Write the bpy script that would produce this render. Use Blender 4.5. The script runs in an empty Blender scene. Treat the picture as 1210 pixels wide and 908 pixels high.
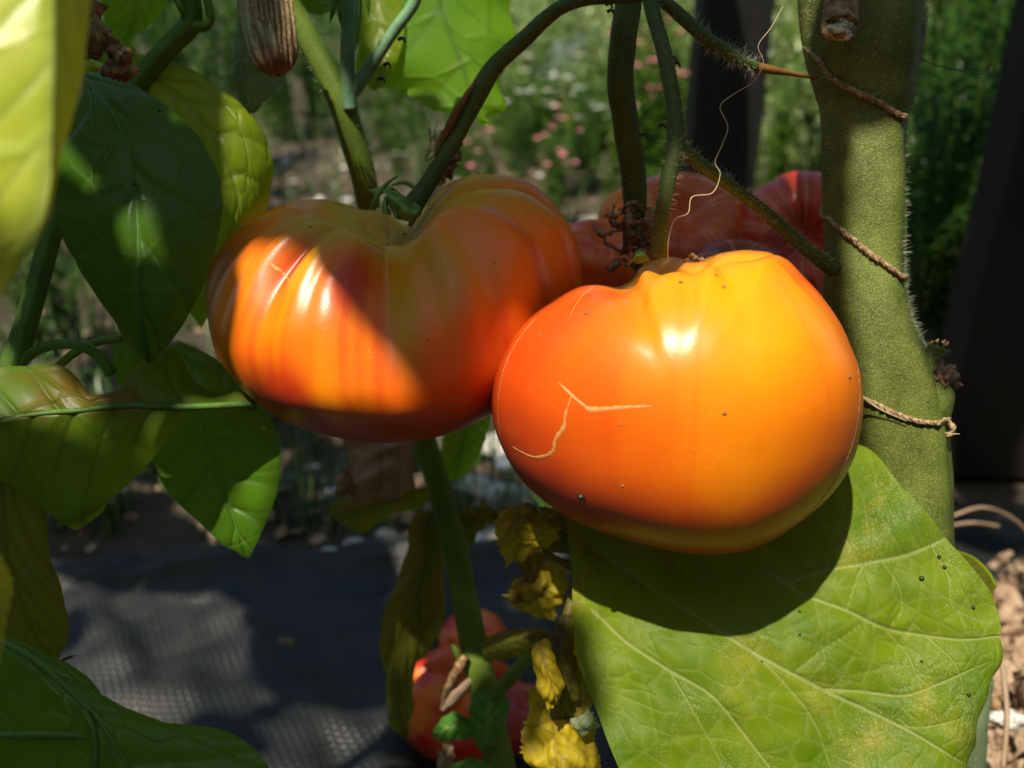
import bpy, math, random
import numpy as np
from mathutils import Vector, Matrix
from mathutils.bvhtree import BVHTree
random.seed(7); RNG = np.random.default_rng(7)
SC = bpy.context.scene; COL = SC.collection
R = math.radians
# ------------------------------------------------------------------ camera, sky, sun, exposure
PITCH = R(25); FPX = 1048.0; CAMZ = 0.40
cam_d = bpy.data.cameras.new("camera"); cam = bpy.data.objects.new("camera", cam_d); COL.objects.link(cam)
cam.location = (0, 0, CAMZ); cam.rotation_euler = (R(90) - PITCH, 0, 0)
cam_d.sensor_width = 36; cam_d.lens = 36 * FPX / 1210
cam_d.clip_start = 0.01; cam_d.clip_end = 200
cam_d.dof.use_dof = True; cam_d.dof.focus_distance = 0.232; cam_d.dof.aperture_fstop = 11
SC.camera = cam
SUN_EL, SUN_AZ = R(64), R(-30)        # azimuth: degrees to the right of straight behind the camera
SUN = np.array([math.sin(SUN_AZ) * math.cos(SUN_EL), -math.cos(SUN_AZ) * math.cos(SUN_EL), math.sin(SUN_EL)])
world = bpy.data.worlds.new("World"); SC.world = world; world.use_nodes = True
wn = world.node_tree; sky = wn.nodes.new("ShaderNodeTexSky"); sky.sky_type = 'NISHITA'; sky.sun_disc = False
sky.sun_elevation = SUN_EL; sky.sun_rotation = R(180) - SUN_AZ
wn.links.new(sky.outputs[0], wn.nodes["Background"].inputs[0]); wn.nodes["Background"].inputs[1].default_value = 0.085
sl = bpy.data.lights.new("sun", 'SUN'); sl.energy = 4.3; sl.angle = R(0.8); sl.color = (1.0, 0.92, 0.76)
so = bpy.data.objects.new("sun", sl); COL.objects.link(so); so.location = (0.3, -1, 3)
so.rotation_euler = Vector(SUN).to_track_quat('Z', 'Y').to_euler()
SC.view_settings.view_transform = 'Standard'; SC.view_settings.look = 'None'
SC.view_settings.exposure = 0.65; SC.view_settings.gamma = 1
SC.cycles.use_denoising = True; SC.cycles.max_bounces = 8; SC.cycles.transmission_bounces = 4
SC.cycles.sample_clamp_indirect = 6; SC.cycles.caustics_reflective = False; SC.cycles.caustics_refractive = False
# ------------------------------------------------------------------ geometry of the view: photo point at a depth -> place in the world
CP = np.array([0, 0, CAMZ]); FW = np.array([0, math.cos(PITCH), -math.sin(PITCH)])
UPV = np.array([0, math.sin(PITCH), math.cos(PITCH)]); RT = np.array([1.0, 0, 0])
def W(px, py, d):
    px = np.asarray(px, float); py = np.asarray(py, float); d = np.asarray(d, float) / 100
    return CP + d[..., None] * (FW + ((px - 605) / FPX)[..., None] * RT + ((454 - py) / FPX)[..., None] * UPV)
def GND(px, py, z=0.0):
    v = FW + (px - 605) / FPX * RT + (454 - py) / FPX * UPV
    t = (z - CAMZ) / v[2]; return CP + t * v
def PROJ(p):
    q = p - CP; d = q @ FW
    return 605 + FPX * (q @ RT) / d, 454 - FPX * (q @ UPV) / d, d
# ------------------------------------------------------------------ mesh helpers
def mesh_obj(name, V, F, mat=None, parent=None, smooth=True, attrs=None, cols=None):
    V = np.asarray(V, np.float32); me = bpy.data.meshes.new(name)
    if isinstance(F, np.ndarray):
        n, k = F.shape
        me.vertices.add(len(V)); me.vertices.foreach_set("co", V.ravel())
        me.loops.add(n * k); me.loops.foreach_set("vertex_index", F.astype(np.int32).ravel())
        me.polygons.add(n); me.polygons.foreach_set("loop_start", np.arange(0, n * k, k, dtype=np.int32))
        me.update(calc_edges=True)
    else:
        me.from_pydata(V.tolist(), [], F); me.update()
    if smooth: me.polygons.foreach_set("use_smooth", np.ones(len(me.polygons), bool))
    for k_, a in (attrs or {}).items():
        at = me.attributes.new(k_, 'FLOAT', 'POINT'); at.data.foreach_set("value", np.asarray(a, np.float32).ravel())
    for k_, a in (cols or {}).items():
        if a.shape[1] == 3 and k_ == 'lf':
            at = me.attributes.new(k_, 'FLOAT_VECTOR', 'POINT'); at.data.foreach_set("vector", np.asarray(a, np.float32).ravel())
        else:
            at = me.color_attributes.new(k_, 'FLOAT_COLOR', 'POINT')
            at.data.foreach_set("color", np.hstack([a, np.ones((len(a), 1))]).astype(np.float32).ravel())
    if mat: me.materials.append(mat)
    o = bpy.data.objects.new(name, me); COL.objects.link(o)
    if parent:
        o.parent = parent
        if parent.type == 'EMPTY': o.matrix_parent_inverse = Matrix.Translation(parent.location).inverted()
    return o
def thing(name, label, cat, loc=(0, 0, 0), group=None):
    o = bpy.data.objects.new(name, None); COL.objects.link(o); o.location = tuple(loc); o.empty_display_size = .01
    o['label'] = label; o['category'] = cat
    if group: o['group'] = group
    return o
def tag(o, label=None, cat=None, group=None, kind=None):
    if label: o['label'] = label
    if cat: o['category'] = cat
    if group: o['group'] = group
    if kind: o['kind'] = kind
    return o
def grid_faces(nu, nv, wrap_v=False, off=0):
    iu = np.arange(nu - 1)[:, None]; jv = np.arange(nv if wrap_v else nv - 1)[None, :]
    j2 = (jv + 1) % nv
    a = iu * nv + jv; b = iu * nv + j2; c = (iu + 1) * nv + j2; d = (iu + 1) * nv + jv
    return np.stack([a, b, c, d], -1).reshape(-1, 4) + off
def catmull(P, n):
    P = np.asarray(P, float); m = len(P)
    if m == 2: return P[0] + (P[1] - P[0]) * np.linspace(0, 1, n)[:, None]
    E = np.vstack([2 * P[0] - P[1], P, 2 * P[-1] - P[-2]]); t = np.linspace(0, m - 1 - 1e-9, n)
    i = t.astype(int); f = (t - i)[:, None]
    p0, p1, p2, p3 = E[i], E[i + 1], E[i + 2], E[i + 3]
    return .5 * (2 * p1 + (p2 - p0) * f + (2 * p0 - 5 * p1 + 4 * p2 - p3) * f ** 2 + (3 * p1 - p0 - 3 * p2 + p3) * f ** 3)
def vnoise(p, seed=0):
    """cheap smooth noise on an (n,k) array, -1..1"""
    r = np.random.default_rng(seed); k = p.shape[1]; out = np.zeros(len(p))
    for i in range(7):
        d = r.normal(size=k); d /= np.linalg.norm(d); out += np.sin(p @ d * (0.7 + .35 * i) * 2.2 + r.uniform(0, 6.28))
    return out / 3.2
def frames(C):
    T = np.gradient(C, axis=0); T /= np.linalg.norm(T, axis=1)[:, None] + 1e-12
    N = np.zeros_like(C); a = np.array([0, -1.0, .2]); a -= a @ T[0] * T[0]
    if np.linalg.norm(a) < .1: a = np.array([1.0, 0, 0]); a -= a @ T[0] * T[0]
    N[0] = a / np.linalg.norm(a)
    for i in range(1, len(C)):
        v = N[i - 1] - N[i - 1] @ T[i] * T[i]; N[i] = v / np.linalg.norm(v)
    return T, N, np.cross(T, N)
def tube_data(C, rad, ns=14, ridges=0, ramp=.0, noise=.0, seed=0, cap=True):
    T, N, B = frames(C); th = np.linspace(0, 2 * math.pi, ns, endpoint=False)
    rr = np.asarray(rad)[:, None] * np.ones(ns)
    if ridges: rr = rr * (1 + ramp * np.cos(ridges * th + seed)[None, :])
    if noise:
        L = np.cumsum(np.r_[0, np.linalg.norm(np.diff(C, axis=0), axis=1)]) / np.mean(rad)
        q = np.stack(np.broadcast_arrays(L[:, None] * .5, np.cos(th)[None, :], np.sin(th)[None, :]), -1).reshape(-1, 3)
        rr = rr * (1 + noise * vnoise(q, seed).reshape(rr.shape))
    V = C[:, None] + rr[..., None] * (np.cos(th)[None, :, None] * N[:, None] + np.sin(th)[None, :, None] * B[:, None])
    n = len(C); V = V.reshape(-1, 3); F = [grid_faces(n, ns, True)]
    if cap:
        V = np.vstack([V, C[0], C[-1]]); j = np.arange(ns); j2 = (j + 1) % ns; a = n * ns
        F.append(np.stack([np.full(ns, a), j2, j, j], -1)); F.append(np.stack([np.full(ns, a + 1), (n - 1) * ns + j, (n - 1) * ns + j2, (n - 1) * ns + j2], -1))
    return V, np.vstack(F)
def fix_tris(F):
    return [tuple(dict.fromkeys(f)) for f in F.tolist()]
def tube(name, pts, mat, parent=None, ns=14, n=40, hairs=0, hlen=.0025, hmat=None, **kw):
    """pts: (px,py,depth cm, radius px)"""
    q = catmull(pts, n); C = W(q[:, 0], q[:, 1], q[:, 2]); rad = np.maximum(q[:, 3], .2) * q[:, 2] / 100 / FPX
    V, F = tube_data(C, rad, ns, cap=False, **kw)
    a = len(V); V = np.vstack([V, C[:1], C[-1:]]); m = (n - 1) * ns
    F = F.tolist() + [(a, (j + 1) % ns, j) for j in range(ns)] + [(a + 1, m + j, m + (j + 1) % ns) for j in range(ns)]
    o = mesh_obj(name, V, F, mat, parent)
    o['r'] = float(rad.mean())
    if hairs: hair_part(C, rad, hairs, hlen, hmat or M['hair'], parent if parent else o)
    del o['r']
    return o, C, rad
def hair_part(C, rad, count, hlen, mat, parent, tmin=0, tmax=1, name='stem_hairs'):
    n = len(C); t = RNG.uniform(tmin, tmax, count) * (n - 1.001); i = t.astype(int); f = (t - i)[:, None]
    T, N, B = frames(C); c = C[i] * (1 - f) + C[i + 1] * f; r = (rad[i] * (1 - f[:, 0]) + rad[i + 1] * f[:, 0]) * .97
    th = RNG.uniform(0, 6.283, count)
    d = np.cos(th)[:, None] * N[i] + np.sin(th)[:, None] * B[i]
    base = c + d * r[:, None]; dirn = d + RNG.normal(size=(count, 3)) * .28; dirn /= np.linalg.norm(dirn, axis=1)[:, None]
    L = hlen * RNG.uniform(.25, 1, count) ** 1.3
    side = np.cross(dirn, RNG.normal(size=(count, 3))); side /= np.linalg.norm(side, axis=1)[:, None]; s2 = np.cross(dirn, side)
    w = .000042 * RNG.uniform(.6, 1.2, count)[:, None]
    bend = side * (L * RNG.uniform(-.25, .25, count))[:, None]
    vs = []
    for k in range(3):
        a = k * 2.0944; vs.append(base + w * (math.cos(a) * side + math.sin(a) * s2))
    mid = base + dirn * (L * .55)[:, None]
    for k in range(3):
        a = k * 2.0944; vs.append(mid + .6 * w * (math.cos(a) * side + math.sin(a) * s2))
    vs.append(base + dirn * L[:, None] + bend)
    V = np.stack(vs, 1).reshape(-1, 3); b = (np.arange(count) * 7)[:, None]
    F = []
    for k in range(3):
        k2 = (k + 1) % 3
        F += [np.hstack([b + k, b + k2, b + 3 + k2]), np.hstack([b + k, b + 3 + k2, b + 3 + k]), np.hstack([b + 3 + k, b + 3 + k2, b + 6])]
    o = mesh_obj(name, V, np.vstack(F), mat, parent); o['kind'] = 'stuff'
    return o
# ------------------------------------------------------------------ materials
M = {}
class NT:
    def __init__(s, name):
        s.m = bpy.data.materials.new(name); s.m.use_nodes = True; s.t = s.m.node_tree; s.n = s.t.nodes
        s.b = s.n["Principled BSDF"]; s.out = s.n["Material Output"]; M[name] = s.m
    def new(s, typ, **kw):
        x = s.n.new(typ)
        for k, v in kw.items(): setattr(x, k, v)
        return x
    def L(s, a, b): s.t.links.new(a, b)
    def attr(s, name, out='Fac'): return s.new('ShaderNodeAttribute', attribute_name=name).outputs[out]
    def obj(s): return s.new('ShaderNodeTexCoord').outputs['Object']
    def noise(s, scale, detail=4, rough=.55, vec=None):
        x = s.new('ShaderNodeTexNoise'); x.inputs['Scale'].default_value = scale; x.inputs['Detail'].default_value = detail; x.inputs['Roughness'].default_value = rough
        s.L(vec or s.obj(), x.inputs['Vector']); return x.outputs['Fac']
    def voro(s, scale, feature='F1', vec=None, out='Distance'):
        x = s.new('ShaderNodeTexVoronoi', feature=feature); x.inputs['Scale'].default_value = scale
        s.L(vec or s.obj(), x.inputs['Vector']); return x.outputs[out]
    def ramp(s, fac, stops):
        x = s.new('ShaderNodeValToRGB'); e = x.color_ramp.elements
        e[0].position, e[0].color = stops[0][0], (*stops[0][1], 1); e[1].position, e[1].color = stops[-1][0], (*stops[-1][1], 1)
        for p, c in stops[1:-1]: k = e.new(p); k.color = (*c, 1)
        s.L(fac, x.inputs[0]); return x.outputs[0]
    def mix(s, fac, a, b, mode='MIX'):
        x = s.new('ShaderNodeMix', data_type='RGBA', blend_type=mode)
        for i, v in ((0, fac), (6, a), (7, b)):
            if isinstance(v, (int, float)): x.inputs[i].default_value = v
            elif isinstance(v, tuple): x.inputs[i].default_value = (*v, 1)
            else: s.L(v, x.inputs[i])
        return x.outputs[2]
    def math(s, op, a, b=None, c=None):
        x = s.new('ShaderNodeMath', operation=op)
        for i, v in enumerate((a, b, c)):
            if v is None: continue
            if isinstance(v, (int, float)): x.inputs[i].default_value = v
            else: s.L(v, x.inputs[i])
        return x.outputs[0]
    def bump(s, h, dist, strength=1, normal=None):
        x = s.new('ShaderNodeBump'); x.inputs['Distance'].default_value = dist; x.inputs['Strength'].default_value = strength
        s.L(h, x.inputs['Height'])
        if normal: s.L(normal, x.inputs['Normal'])
        return x.outputs[0]
    def set(s, **kw):
        for k, v in kw.items():
            i = s.b.inputs[k.replace('_', ' ')]
            if isinstance(v, (int, float)): i.default_value = v
            elif isinstance(v, tuple): i.default_value = v if len(v) == 4 or k.endswith('Radius') else (*v, 1)
            else: s.L(v, i)
        return s
def leafmat(name, c1, c2, trans, rough=.4, tw=.4, vein=(.30, .38, .12), veinmix=.6, cells=60, cellbump=.0004, blotch=None, blotch_t=.55, nscale=45, fuzz=0, coat=0., spec=.35):
    s = NT(name); lf = s.attr('lf', 'Vector'); n1 = s.noise(nscale, 5, .6)
    col = s.mix(s.ramp(n1, [(.35, (0, 0, 0)), (.65, (1, 1, 1))]), c1, c2)
    tcol = s.mix(s.ramp(n1, [(.35, (0, 0, 0)), (.65, (1, 1, 1))]), trans, tuple(x * .8 for x in trans))
    if blotch:
        nb = s.noise(nscale * .55, 6, .65); f = s.ramp(nb, [(blotch_t - .06, (0, 0, 0)), (blotch_t + .08, (1, 1, 1))])
        col = s.mix(f, col, blotch); tcol = s.mix(f, tcol, tuple(min(1, x * 1.3) for x in blotch))
    e = s.voro(cells, 'DISTANCE_TO_EDGE', lf); er = s.ramp(e, [(0, (0, 0, 0)), (.10, (.75, .75, .75)), (.35, (1, 1, 1))])
    col = s.mix(s.math('MULTIPLY', s.math('SUBTRACT', 1, er), .13), col, vein)
    tcol = s.mix(s.math('MULTIPLY', s.math('SUBTRACT', 1, er), .22), tcol, tuple(x * .35 for x in trans))
    v = s.attr('vein'); vm = s.math('MULTIPLY', v, veinmix)
    col = s.mix(vm, col, vein); tcol = s.mix(vm, tcol, tuple(x * .45 for x in trans))
    fine = s.noise(1400, 3, .6)
    if fuzz:
        sp = s.noise(2100, 2, .6); fz = s.math('MULTIPLY', s.ramp(sp, [(.54, (0, 0, 0)), (.64, (1, 1, 1))]), s.math('MULTIPLY', s.ramp(s.noise(60, 4), [(.42, (0, 0, 0)), (.62, (1, 1, 1))]), fuzz))
        col = s.mix(fz, col, (.6, .62, .42))
    h = s.math('ADD', s.math('MULTIPLY', er, 1.0), s.math('MULTIPLY', fine, .12))
    nb_ = s.bump(h, cellbump, 1)
    s.set(Base_Color=col, Roughness=rough, Normal=nb_, Coat_Weight=coat, Coat_Roughness=.25)
    s.b.inputs['Specular IOR Level'].default_value = spec
    tr = s.new('ShaderNodeBsdfTranslucent'); s.L(tcol, tr.inputs[0]); s.L(nb_, tr.inputs[1])
    mx = s.new('ShaderNodeMixShader'); mx.inputs[0].default_value = tw
    s.L(s.b.outputs[0], mx.inputs[1]); s.L(tr.outputs[0], mx.inputs[2]); s.L(mx.outputs[0], s.out.inputs[0])
    return s.m
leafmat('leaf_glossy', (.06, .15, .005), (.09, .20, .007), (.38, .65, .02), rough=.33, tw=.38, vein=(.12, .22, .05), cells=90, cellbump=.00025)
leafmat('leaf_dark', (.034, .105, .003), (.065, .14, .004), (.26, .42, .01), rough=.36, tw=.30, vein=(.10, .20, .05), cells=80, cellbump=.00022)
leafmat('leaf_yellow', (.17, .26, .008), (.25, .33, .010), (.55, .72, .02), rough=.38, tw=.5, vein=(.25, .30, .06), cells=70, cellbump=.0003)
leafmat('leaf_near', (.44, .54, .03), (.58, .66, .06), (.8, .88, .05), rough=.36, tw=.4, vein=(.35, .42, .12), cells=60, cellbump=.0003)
leafmat('leaf_olive', (.10, .125, .008), (.16, .145, .008), (.48, .42, .02), rough=.45, tw=.42, vein=(.05, .08, .02), blotch=(.15, .065, .012), blotch_t=.60, cells=60)
leafmat('leaf_mixed', (.09, .17, .006), (.13, .20, .008), (.45, .6, .02), rough=.42, tw=.45, vein=(.05, .10, .01), blotch=(.20, .11, .012), blotch_t=.56, cells=60)
leafmat('leaf_hero', (.082, .155, .002), (.165, .235, .003), (.42, .58, .015), rough=.5, tw=.32, spec=.14, vein=(.36, .40, .13), veinmix=.7, cells=150, cellbump=.00016, blotch=(.27, .25, .01), blotch_t=.62, nscale=55, fuzz=.28)
leafmat('leaf_occluder', (.04, .11, .015), (.06, .15, .02), (.25, .45, .03), rough=.4, tw=.3, cells=50)
leafmat('leaf_bright', (.10, .25, .010), (.16, .32, .012), (.55, .82, .03), rough=.5, tw=.5, spec=.2, vein=(.06, .14, .02), cells=70)
leafmat('leaf_grey', (.14, .20, .10), (.20, .25, .14), (.3, .38, .12), rough=.6, tw=.3, vein=(.3, .35, .2), cells=80)
leafmat('leaf_wilt', (.45, .34, .012), (.58, .44, .012), (.8, .6, .02), rough=.55, tw=.4, vein=(.16, .09, .02), cells=140, cellbump=.00022, blotch=(.13, .07, .015), blotch_t=.56, nscale=90)
leafmat('leaf_wiltolive', (.13, .12, .015), (.19, .16, .02), (.4, .34, .04), rough=.55, tw=.35, vein=(.12, .10, .03), cells=140, cellbump=.0002, blotch=(.10, .06, .02), blotch_t=.55, nscale=80)
leafmat('leaf_dead', (.34, .17, .09), (.50, .30, .19), (.45, .22, .12), rough=.45, tw=.25, vein=(.25, .12, .07), cells=120, cellbump=.0003)
leafmat('litter', (.36, .24, .15), (.50, .36, .24), (.4, .25, .14), rough=.7, tw=.15, vein=(.2, .12, .07), cells=120, cellbump=.0007)
leafmat('leaf_herb', (.05, .20, .02), (.08, .26, .03), (.2, .45, .06), rough=.45, tw=.3, cells=90)
leafmat('leaf_bg', (.035, .09, .010), (.06, .14, .016), (.20, .40, .03), rough=.2, tw=.35, spec=.5, cells=20, nscale=3)
leafmat('leaf_bgblue', (.02, .075, .018), (.035, .11, .022), (.10, .3, .04), rough=.22, tw=.3, spec=.4, cells=20, nscale=3)
leafmat('leaf_bglight', (.28, .42, .14), (.50, .58, .32), (.5, .62, .22), rough=.25, tw=.35, cells=20, nscale=3)
def stemmat(name, c1, c2, fuzz=(.45, .5, .2), fz=.5, rough=.5, bm=.00022):
    s = NT(name); n = s.noise(120, 5, .6); col = s.mix(s.ramp(n, [(.35, (0, 0, 0)), (.68, (1, 1, 1))]), c1, c2)
    lg = s.noise(28, 5, .65); col = s.mix(s.ramp(lg, [(.42, (0, 0, 0)), (.7, (.55, .55, .55))]), col, tuple(x * .5 for x in (c1[0] * 1.25, c1[1] * .9, c1[2])))
    sp = s.voro(2600, 'F1'); f = s.math('MULTIPLY', s.ramp(sp, [(.12, (1, 1, 1)), (.34, (0, 0, 0))]), fz)
    col = s.mix(f, col, fuzz)
    mp = s.new('ShaderNodeMapping'); mp.inputs['Scale'].default_value = (1, 1, .12); s.L(s.obj(), mp.inputs[0])
    st = s.noise(900, 3, .6, mp.outputs[0])
    h = s.math('ADD', s.math('MULTIPLY', s.math('SUBTRACT', 1, sp), .7), s.math('ADD', s.math('MULTIPLY', s.noise(500, 4), .8), st))
    s.set(Base_Color=col, Roughness=rough, Normal=s.bump(h, bm, .8), Subsurface_Weight=.0)
    s.b.inputs['Specular IOR Level'].default_value = .25
    return s.m
stemmat('stem_main', (.075, .105, .016), (.15, .185, .034), (.46, .46, .16), .85, bm=.00024)
stemmat('stem_dark', (.05, .085, .018), (.08, .12, .025), (.25, .3, .1), .4)
stemmat('stem_light', (.10, .18, .02), (.16, .24, .03), (.4, .45, .15), .35)
stemmat('stem_blue', (.12, .26, .14), (.18, .33, .18), (.4, .5, .3), .4)
stemmat('stem_pepper', (.07, .15, .025), (.10, .20, .03), (.2, .3, .08), .2, .38)
stemmat('stem_orange', (.22, .10, .02), (.14, .09, .025), (.5, .3, .1), .2)
s = NT('hair'); s.set(Base_Color=(.75, .78, .6), Roughness=.35); s.b.inputs['Transmission Weight'].default_value = .3
s = NT('thread'); s.set(Base_Color=(.55, .42, .25), Roughness=.5)
s = NT('black_hair'); s.set(Base_Color=(.01, .01, .01), Roughness=.5)
s = NT('twine'); mp = s.noise(900, 4, .7); s.set(Base_Color=s.ramp(mp, [(.3, (.12, .06, .025)), (.5, (.30, .19, .09)), (.7, (.58, .46, .28))]), Roughness=.7, Normal=s.bump(s.noise(2500, 3), .0002, 1))
s = NT('pith'); s.set(Base_Color=s.ramp(s.noise(700, 4), [(.35, (.25, .15, .07)), (.55, (.75, .68, .52))]), Roughness=.7, Normal=s.bump(s.noise(1200, 4), .0006, 1))
s = NT('bark'); s.set(Base_Color=s.ramp(s.noise(500, 5), [(.3, (.07, .035, .015)), (.5, (.22, .12, .05)), (.72, (.42, .28, .13))]), Roughness=.75, Normal=s.bump(s.noise(900, 4), .0005, 1))
s = NT('lichen'); s.set(Base_Color=s.ramp(s.noise(900, 5), [(.35, (.3, .27, .2)), (.55, (.8, .8, .74))]), Roughness=.85, Normal=s.bump(s.noise(1500, 4), .0008, 1))
s = NT('withered'); mp = s.new('ShaderNodeMapping'); mp.inputs['Scale'].default_value = (1, 1, .1); s.L(s.obj(), mp.inputs[0]); nn = s.noise(900, 4, .6, mp.outputs[0])
s.set(Base_Color=s.mix(s.attr('vein'), s.ramp(nn, [(.3, (.26, .22, .12)), (.7, (.50, .45, .28))]), s.ramp(nn, [(.3, (.10, .045, .025)), (.7, (.26, .13, .07))])), Roughness=.6, Normal=s.bump(nn, .0005, 1))
def tommat(name, rough=.30, sss=.22, coat=.0, spec=.42):
    s = NT(name); c = s.attr('col', 'Color')
    n = s.noise(160, 4, .6); c = s.mix(.10, c, s.ramp(n, [(.3, (.55, .10, .01)), (.7, (1, .6, .08))]), 'OVERLAY')
    dots = s.voro(950, 'F1'); dn = s.noise(70, 3); df = s.math('MULTIPLY', s.ramp(dots, [(.06, (1, 1, 1)), (.17, (0, 0, 0))]), s.ramp(dn, [(.46, (0, 0, 0)), (.66, (.6, .6, .6))]))
    c = s.mix(df, c, (.95, .65, .25))
    s.set(Base_Color=c, Roughness=s.math('ADD', rough, s.math('MULTIPLY', s.noise(220, 4), .06)), Subsurface_Weight=sss, Subsurface_Radius=(.010, .0032, .0010), Subsurface_Scale=.6,
          Normal=s.bump(s.math('ADD', s.math('MULTIPLY', s.noise(1800, 3), .5), s.math('MULTIPLY', s.noise(90, 2), 2)), .00006, 1), Coat_Weight=coat, Coat_Roughness=.12)
    s.b.inputs['Specular IOR Level'].default_value = spec
    return s.m
tommat('tomato_skin'); tommat('tomato_dull', .28, .1)
s = NT('scar'); s.set(Base_Color=s.ramp(s.noise(1500, 4), [(.35, (.20, .06, .015)), (.5, (.34, .17, .05)), (.7, (.5, .34, .15))]), Roughness=.55, Normal=s.bump(s.noise(2600, 4), .0002, 1))
s = NT('scar_pale'); s.set(Base_Color=s.ramp(s.noise(1500, 4), [(.35, (.72, .22, .04)), (.7, (.78, .42, .15))]), Roughness=.45, Normal=s.bump(s.noise(2600, 4), .0001, 1))
s = NT('speck'); s.set(Base_Color=(.02, .014, .01), Roughness=.4)
s = NT('calyx'); s.set(Base_Color=s.ramp(s.noise(200, 4), [(.3, (.08, .17, .02)), (.6, (.18, .28, .05)), (.75, (.25, .30, .09))]), Roughness=.5, Normal=s.bump(s.noise(1600, 3), .00015, 1))
s = NT('soil'); n = s.noise(9, 8, .7); n2 = s.noise(70, 6, .7)
s.set(Base_Color=s.mix(.5, s.ramp(n, [(.35, (.05, .035, .022)), (.6, (.13, .095, .06)), (.75, (.10, .12, .05))]), s.ramp(n2, [(.3, (.03, .022, .015)), (.6, (.16, .12, .08)), (.8, (.35, .3, .22))])), Roughness=.85, Normal=s.bump(n2, .02, 1))
s = NT('post_black'); st = s.new('ShaderNodeMapping'); st.inputs['Scale'].default_value = (1, 1, .05); s.L(s.obj(), st.inputs[0])
nn = s.noise(90, 5, .6, st.outputs[0]); s.set(Base_Color=s.ramp(nn, [(.3, (.004, .0035, .0035)), (.7, (.011, .009, .008))]), Roughness=.6, Normal=s.bump(nn, .0006, 1))
s = NT('stone'); s.set(Base_Color=s.ramp(s.noise(40, 5), [(.3, (.35, .33, .29)), (.7, (.72, .70, .64))]), Roughness=.75, Normal=s.bump(s.noise(150, 4), .001, 1))
s = NT('stone_warm'); s.set(Base_Color=s.ramp(s.noise(40, 5), [(.3, (.30, .17, .10)), (.7, (.5, .32, .2))]), Roughness=.8, Normal=s.bump(s.noise(150, 4), .001, 1))
s = NT('stone_grey'); s.set(Base_Color=s.ramp(s.noise(12, 5), [(.3, (.10, .12, .15)), (.7, (.22, .25, .30))]), Roughness=.8, Normal=s.bump(s.noise(50, 4), .004, 1))
s = NT('petal_pink'); s.set(Base_Color=(.75, .25, .30), Roughness=.5); s = NT('petal_white'); s.set(Base_Color=(.75, .75, .68), Roughness=.5)
s = NT('petal_yellow'); s.set(Base_Color=(.7, .45, .08), Roughness=.5)
s = NT('grass_blade'); s.set(Base_Color=s.ramp(s.noise(14, 3), [(.3, (.04, .09, .02)), (.6, (.08, .15, .03)), (.8, (.22, .2, .09))]), Roughness=.4)
def fabricmat():
    s = NT('fabric'); sx = s.new('ShaderNodeSeparateXYZ'); rt = s.new('ShaderNodeMapping'); rt.inputs['Rotation'].default_value = (0, 0, R(9)); s.L(s.obj(), rt.inputs[0])
    wob = s.new('ShaderNodeTexNoise'); wob.inputs['Scale'].default_value = 14; s.L(s.obj(), wob.inputs['Vector'])
    ad = s.new('ShaderNodeVectorMath', operation='MULTIPLY_ADD'); s.L(wob.outputs['Color'], ad.inputs[0]); ad.inputs[1].default_value = (.006, .006, 0); s.L(rt.outputs[0], ad.inputs[2])
    s.L(ad.outputs[0], sx.inputs[0])
    px, py = .0029, .0036
    X = s.math('DIVIDE', sx.outputs[0], px); Y = s.math('DIVIDE', sx.outputs[1], py)
    fx = s.math('FRACT', X); fy = s.math('FRACT', Y)
    par = s.math('MODULO', s.math('ABSOLUTE', s.math('ADD', s.math('FLOOR', X), s.math('FLOOR', Y))), 2)
    hx = s.math('SINE', s.math('MULTIPLY', fx, math.pi)); hy = s.math('SINE', s.math('MULTIPLY', fy, math.pi))
    warp = s.math('MULTIPLY', s.math('POWER', hx, .35), s.math('ADD', .35, s.math('MULTIPLY', hy, .65)))
    weft = s.math('MULTIPLY', s.math('POWER', hy, .35), s.math('ADD', .05, s.math('MULTIPLY', hx, .4)))
    h = s.math('ADD', s.math('MULTIPLY', par, warp), s.math('MULTIPLY', s.math('SUBTRACT', 1, par), weft))
    d = s.noise(25, 6, .65)
    col = s.mix(s.ramp(d, [(.42, (0, 0, 0)), (.75, (1, 1, 1))]), s.mix(h, (.0015, .002, .0022), (.024, .025, .025)), (.030, .029, .026))
    s.set(Base_Color=col, Roughness=s.math('ADD', .30, s.math('MULTIPLY', d, .25)), Normal=s.bump(h, .0008, 1))
    s.b.inputs['Specular IOR Level'].default_value = .45
fabricmat()
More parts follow.
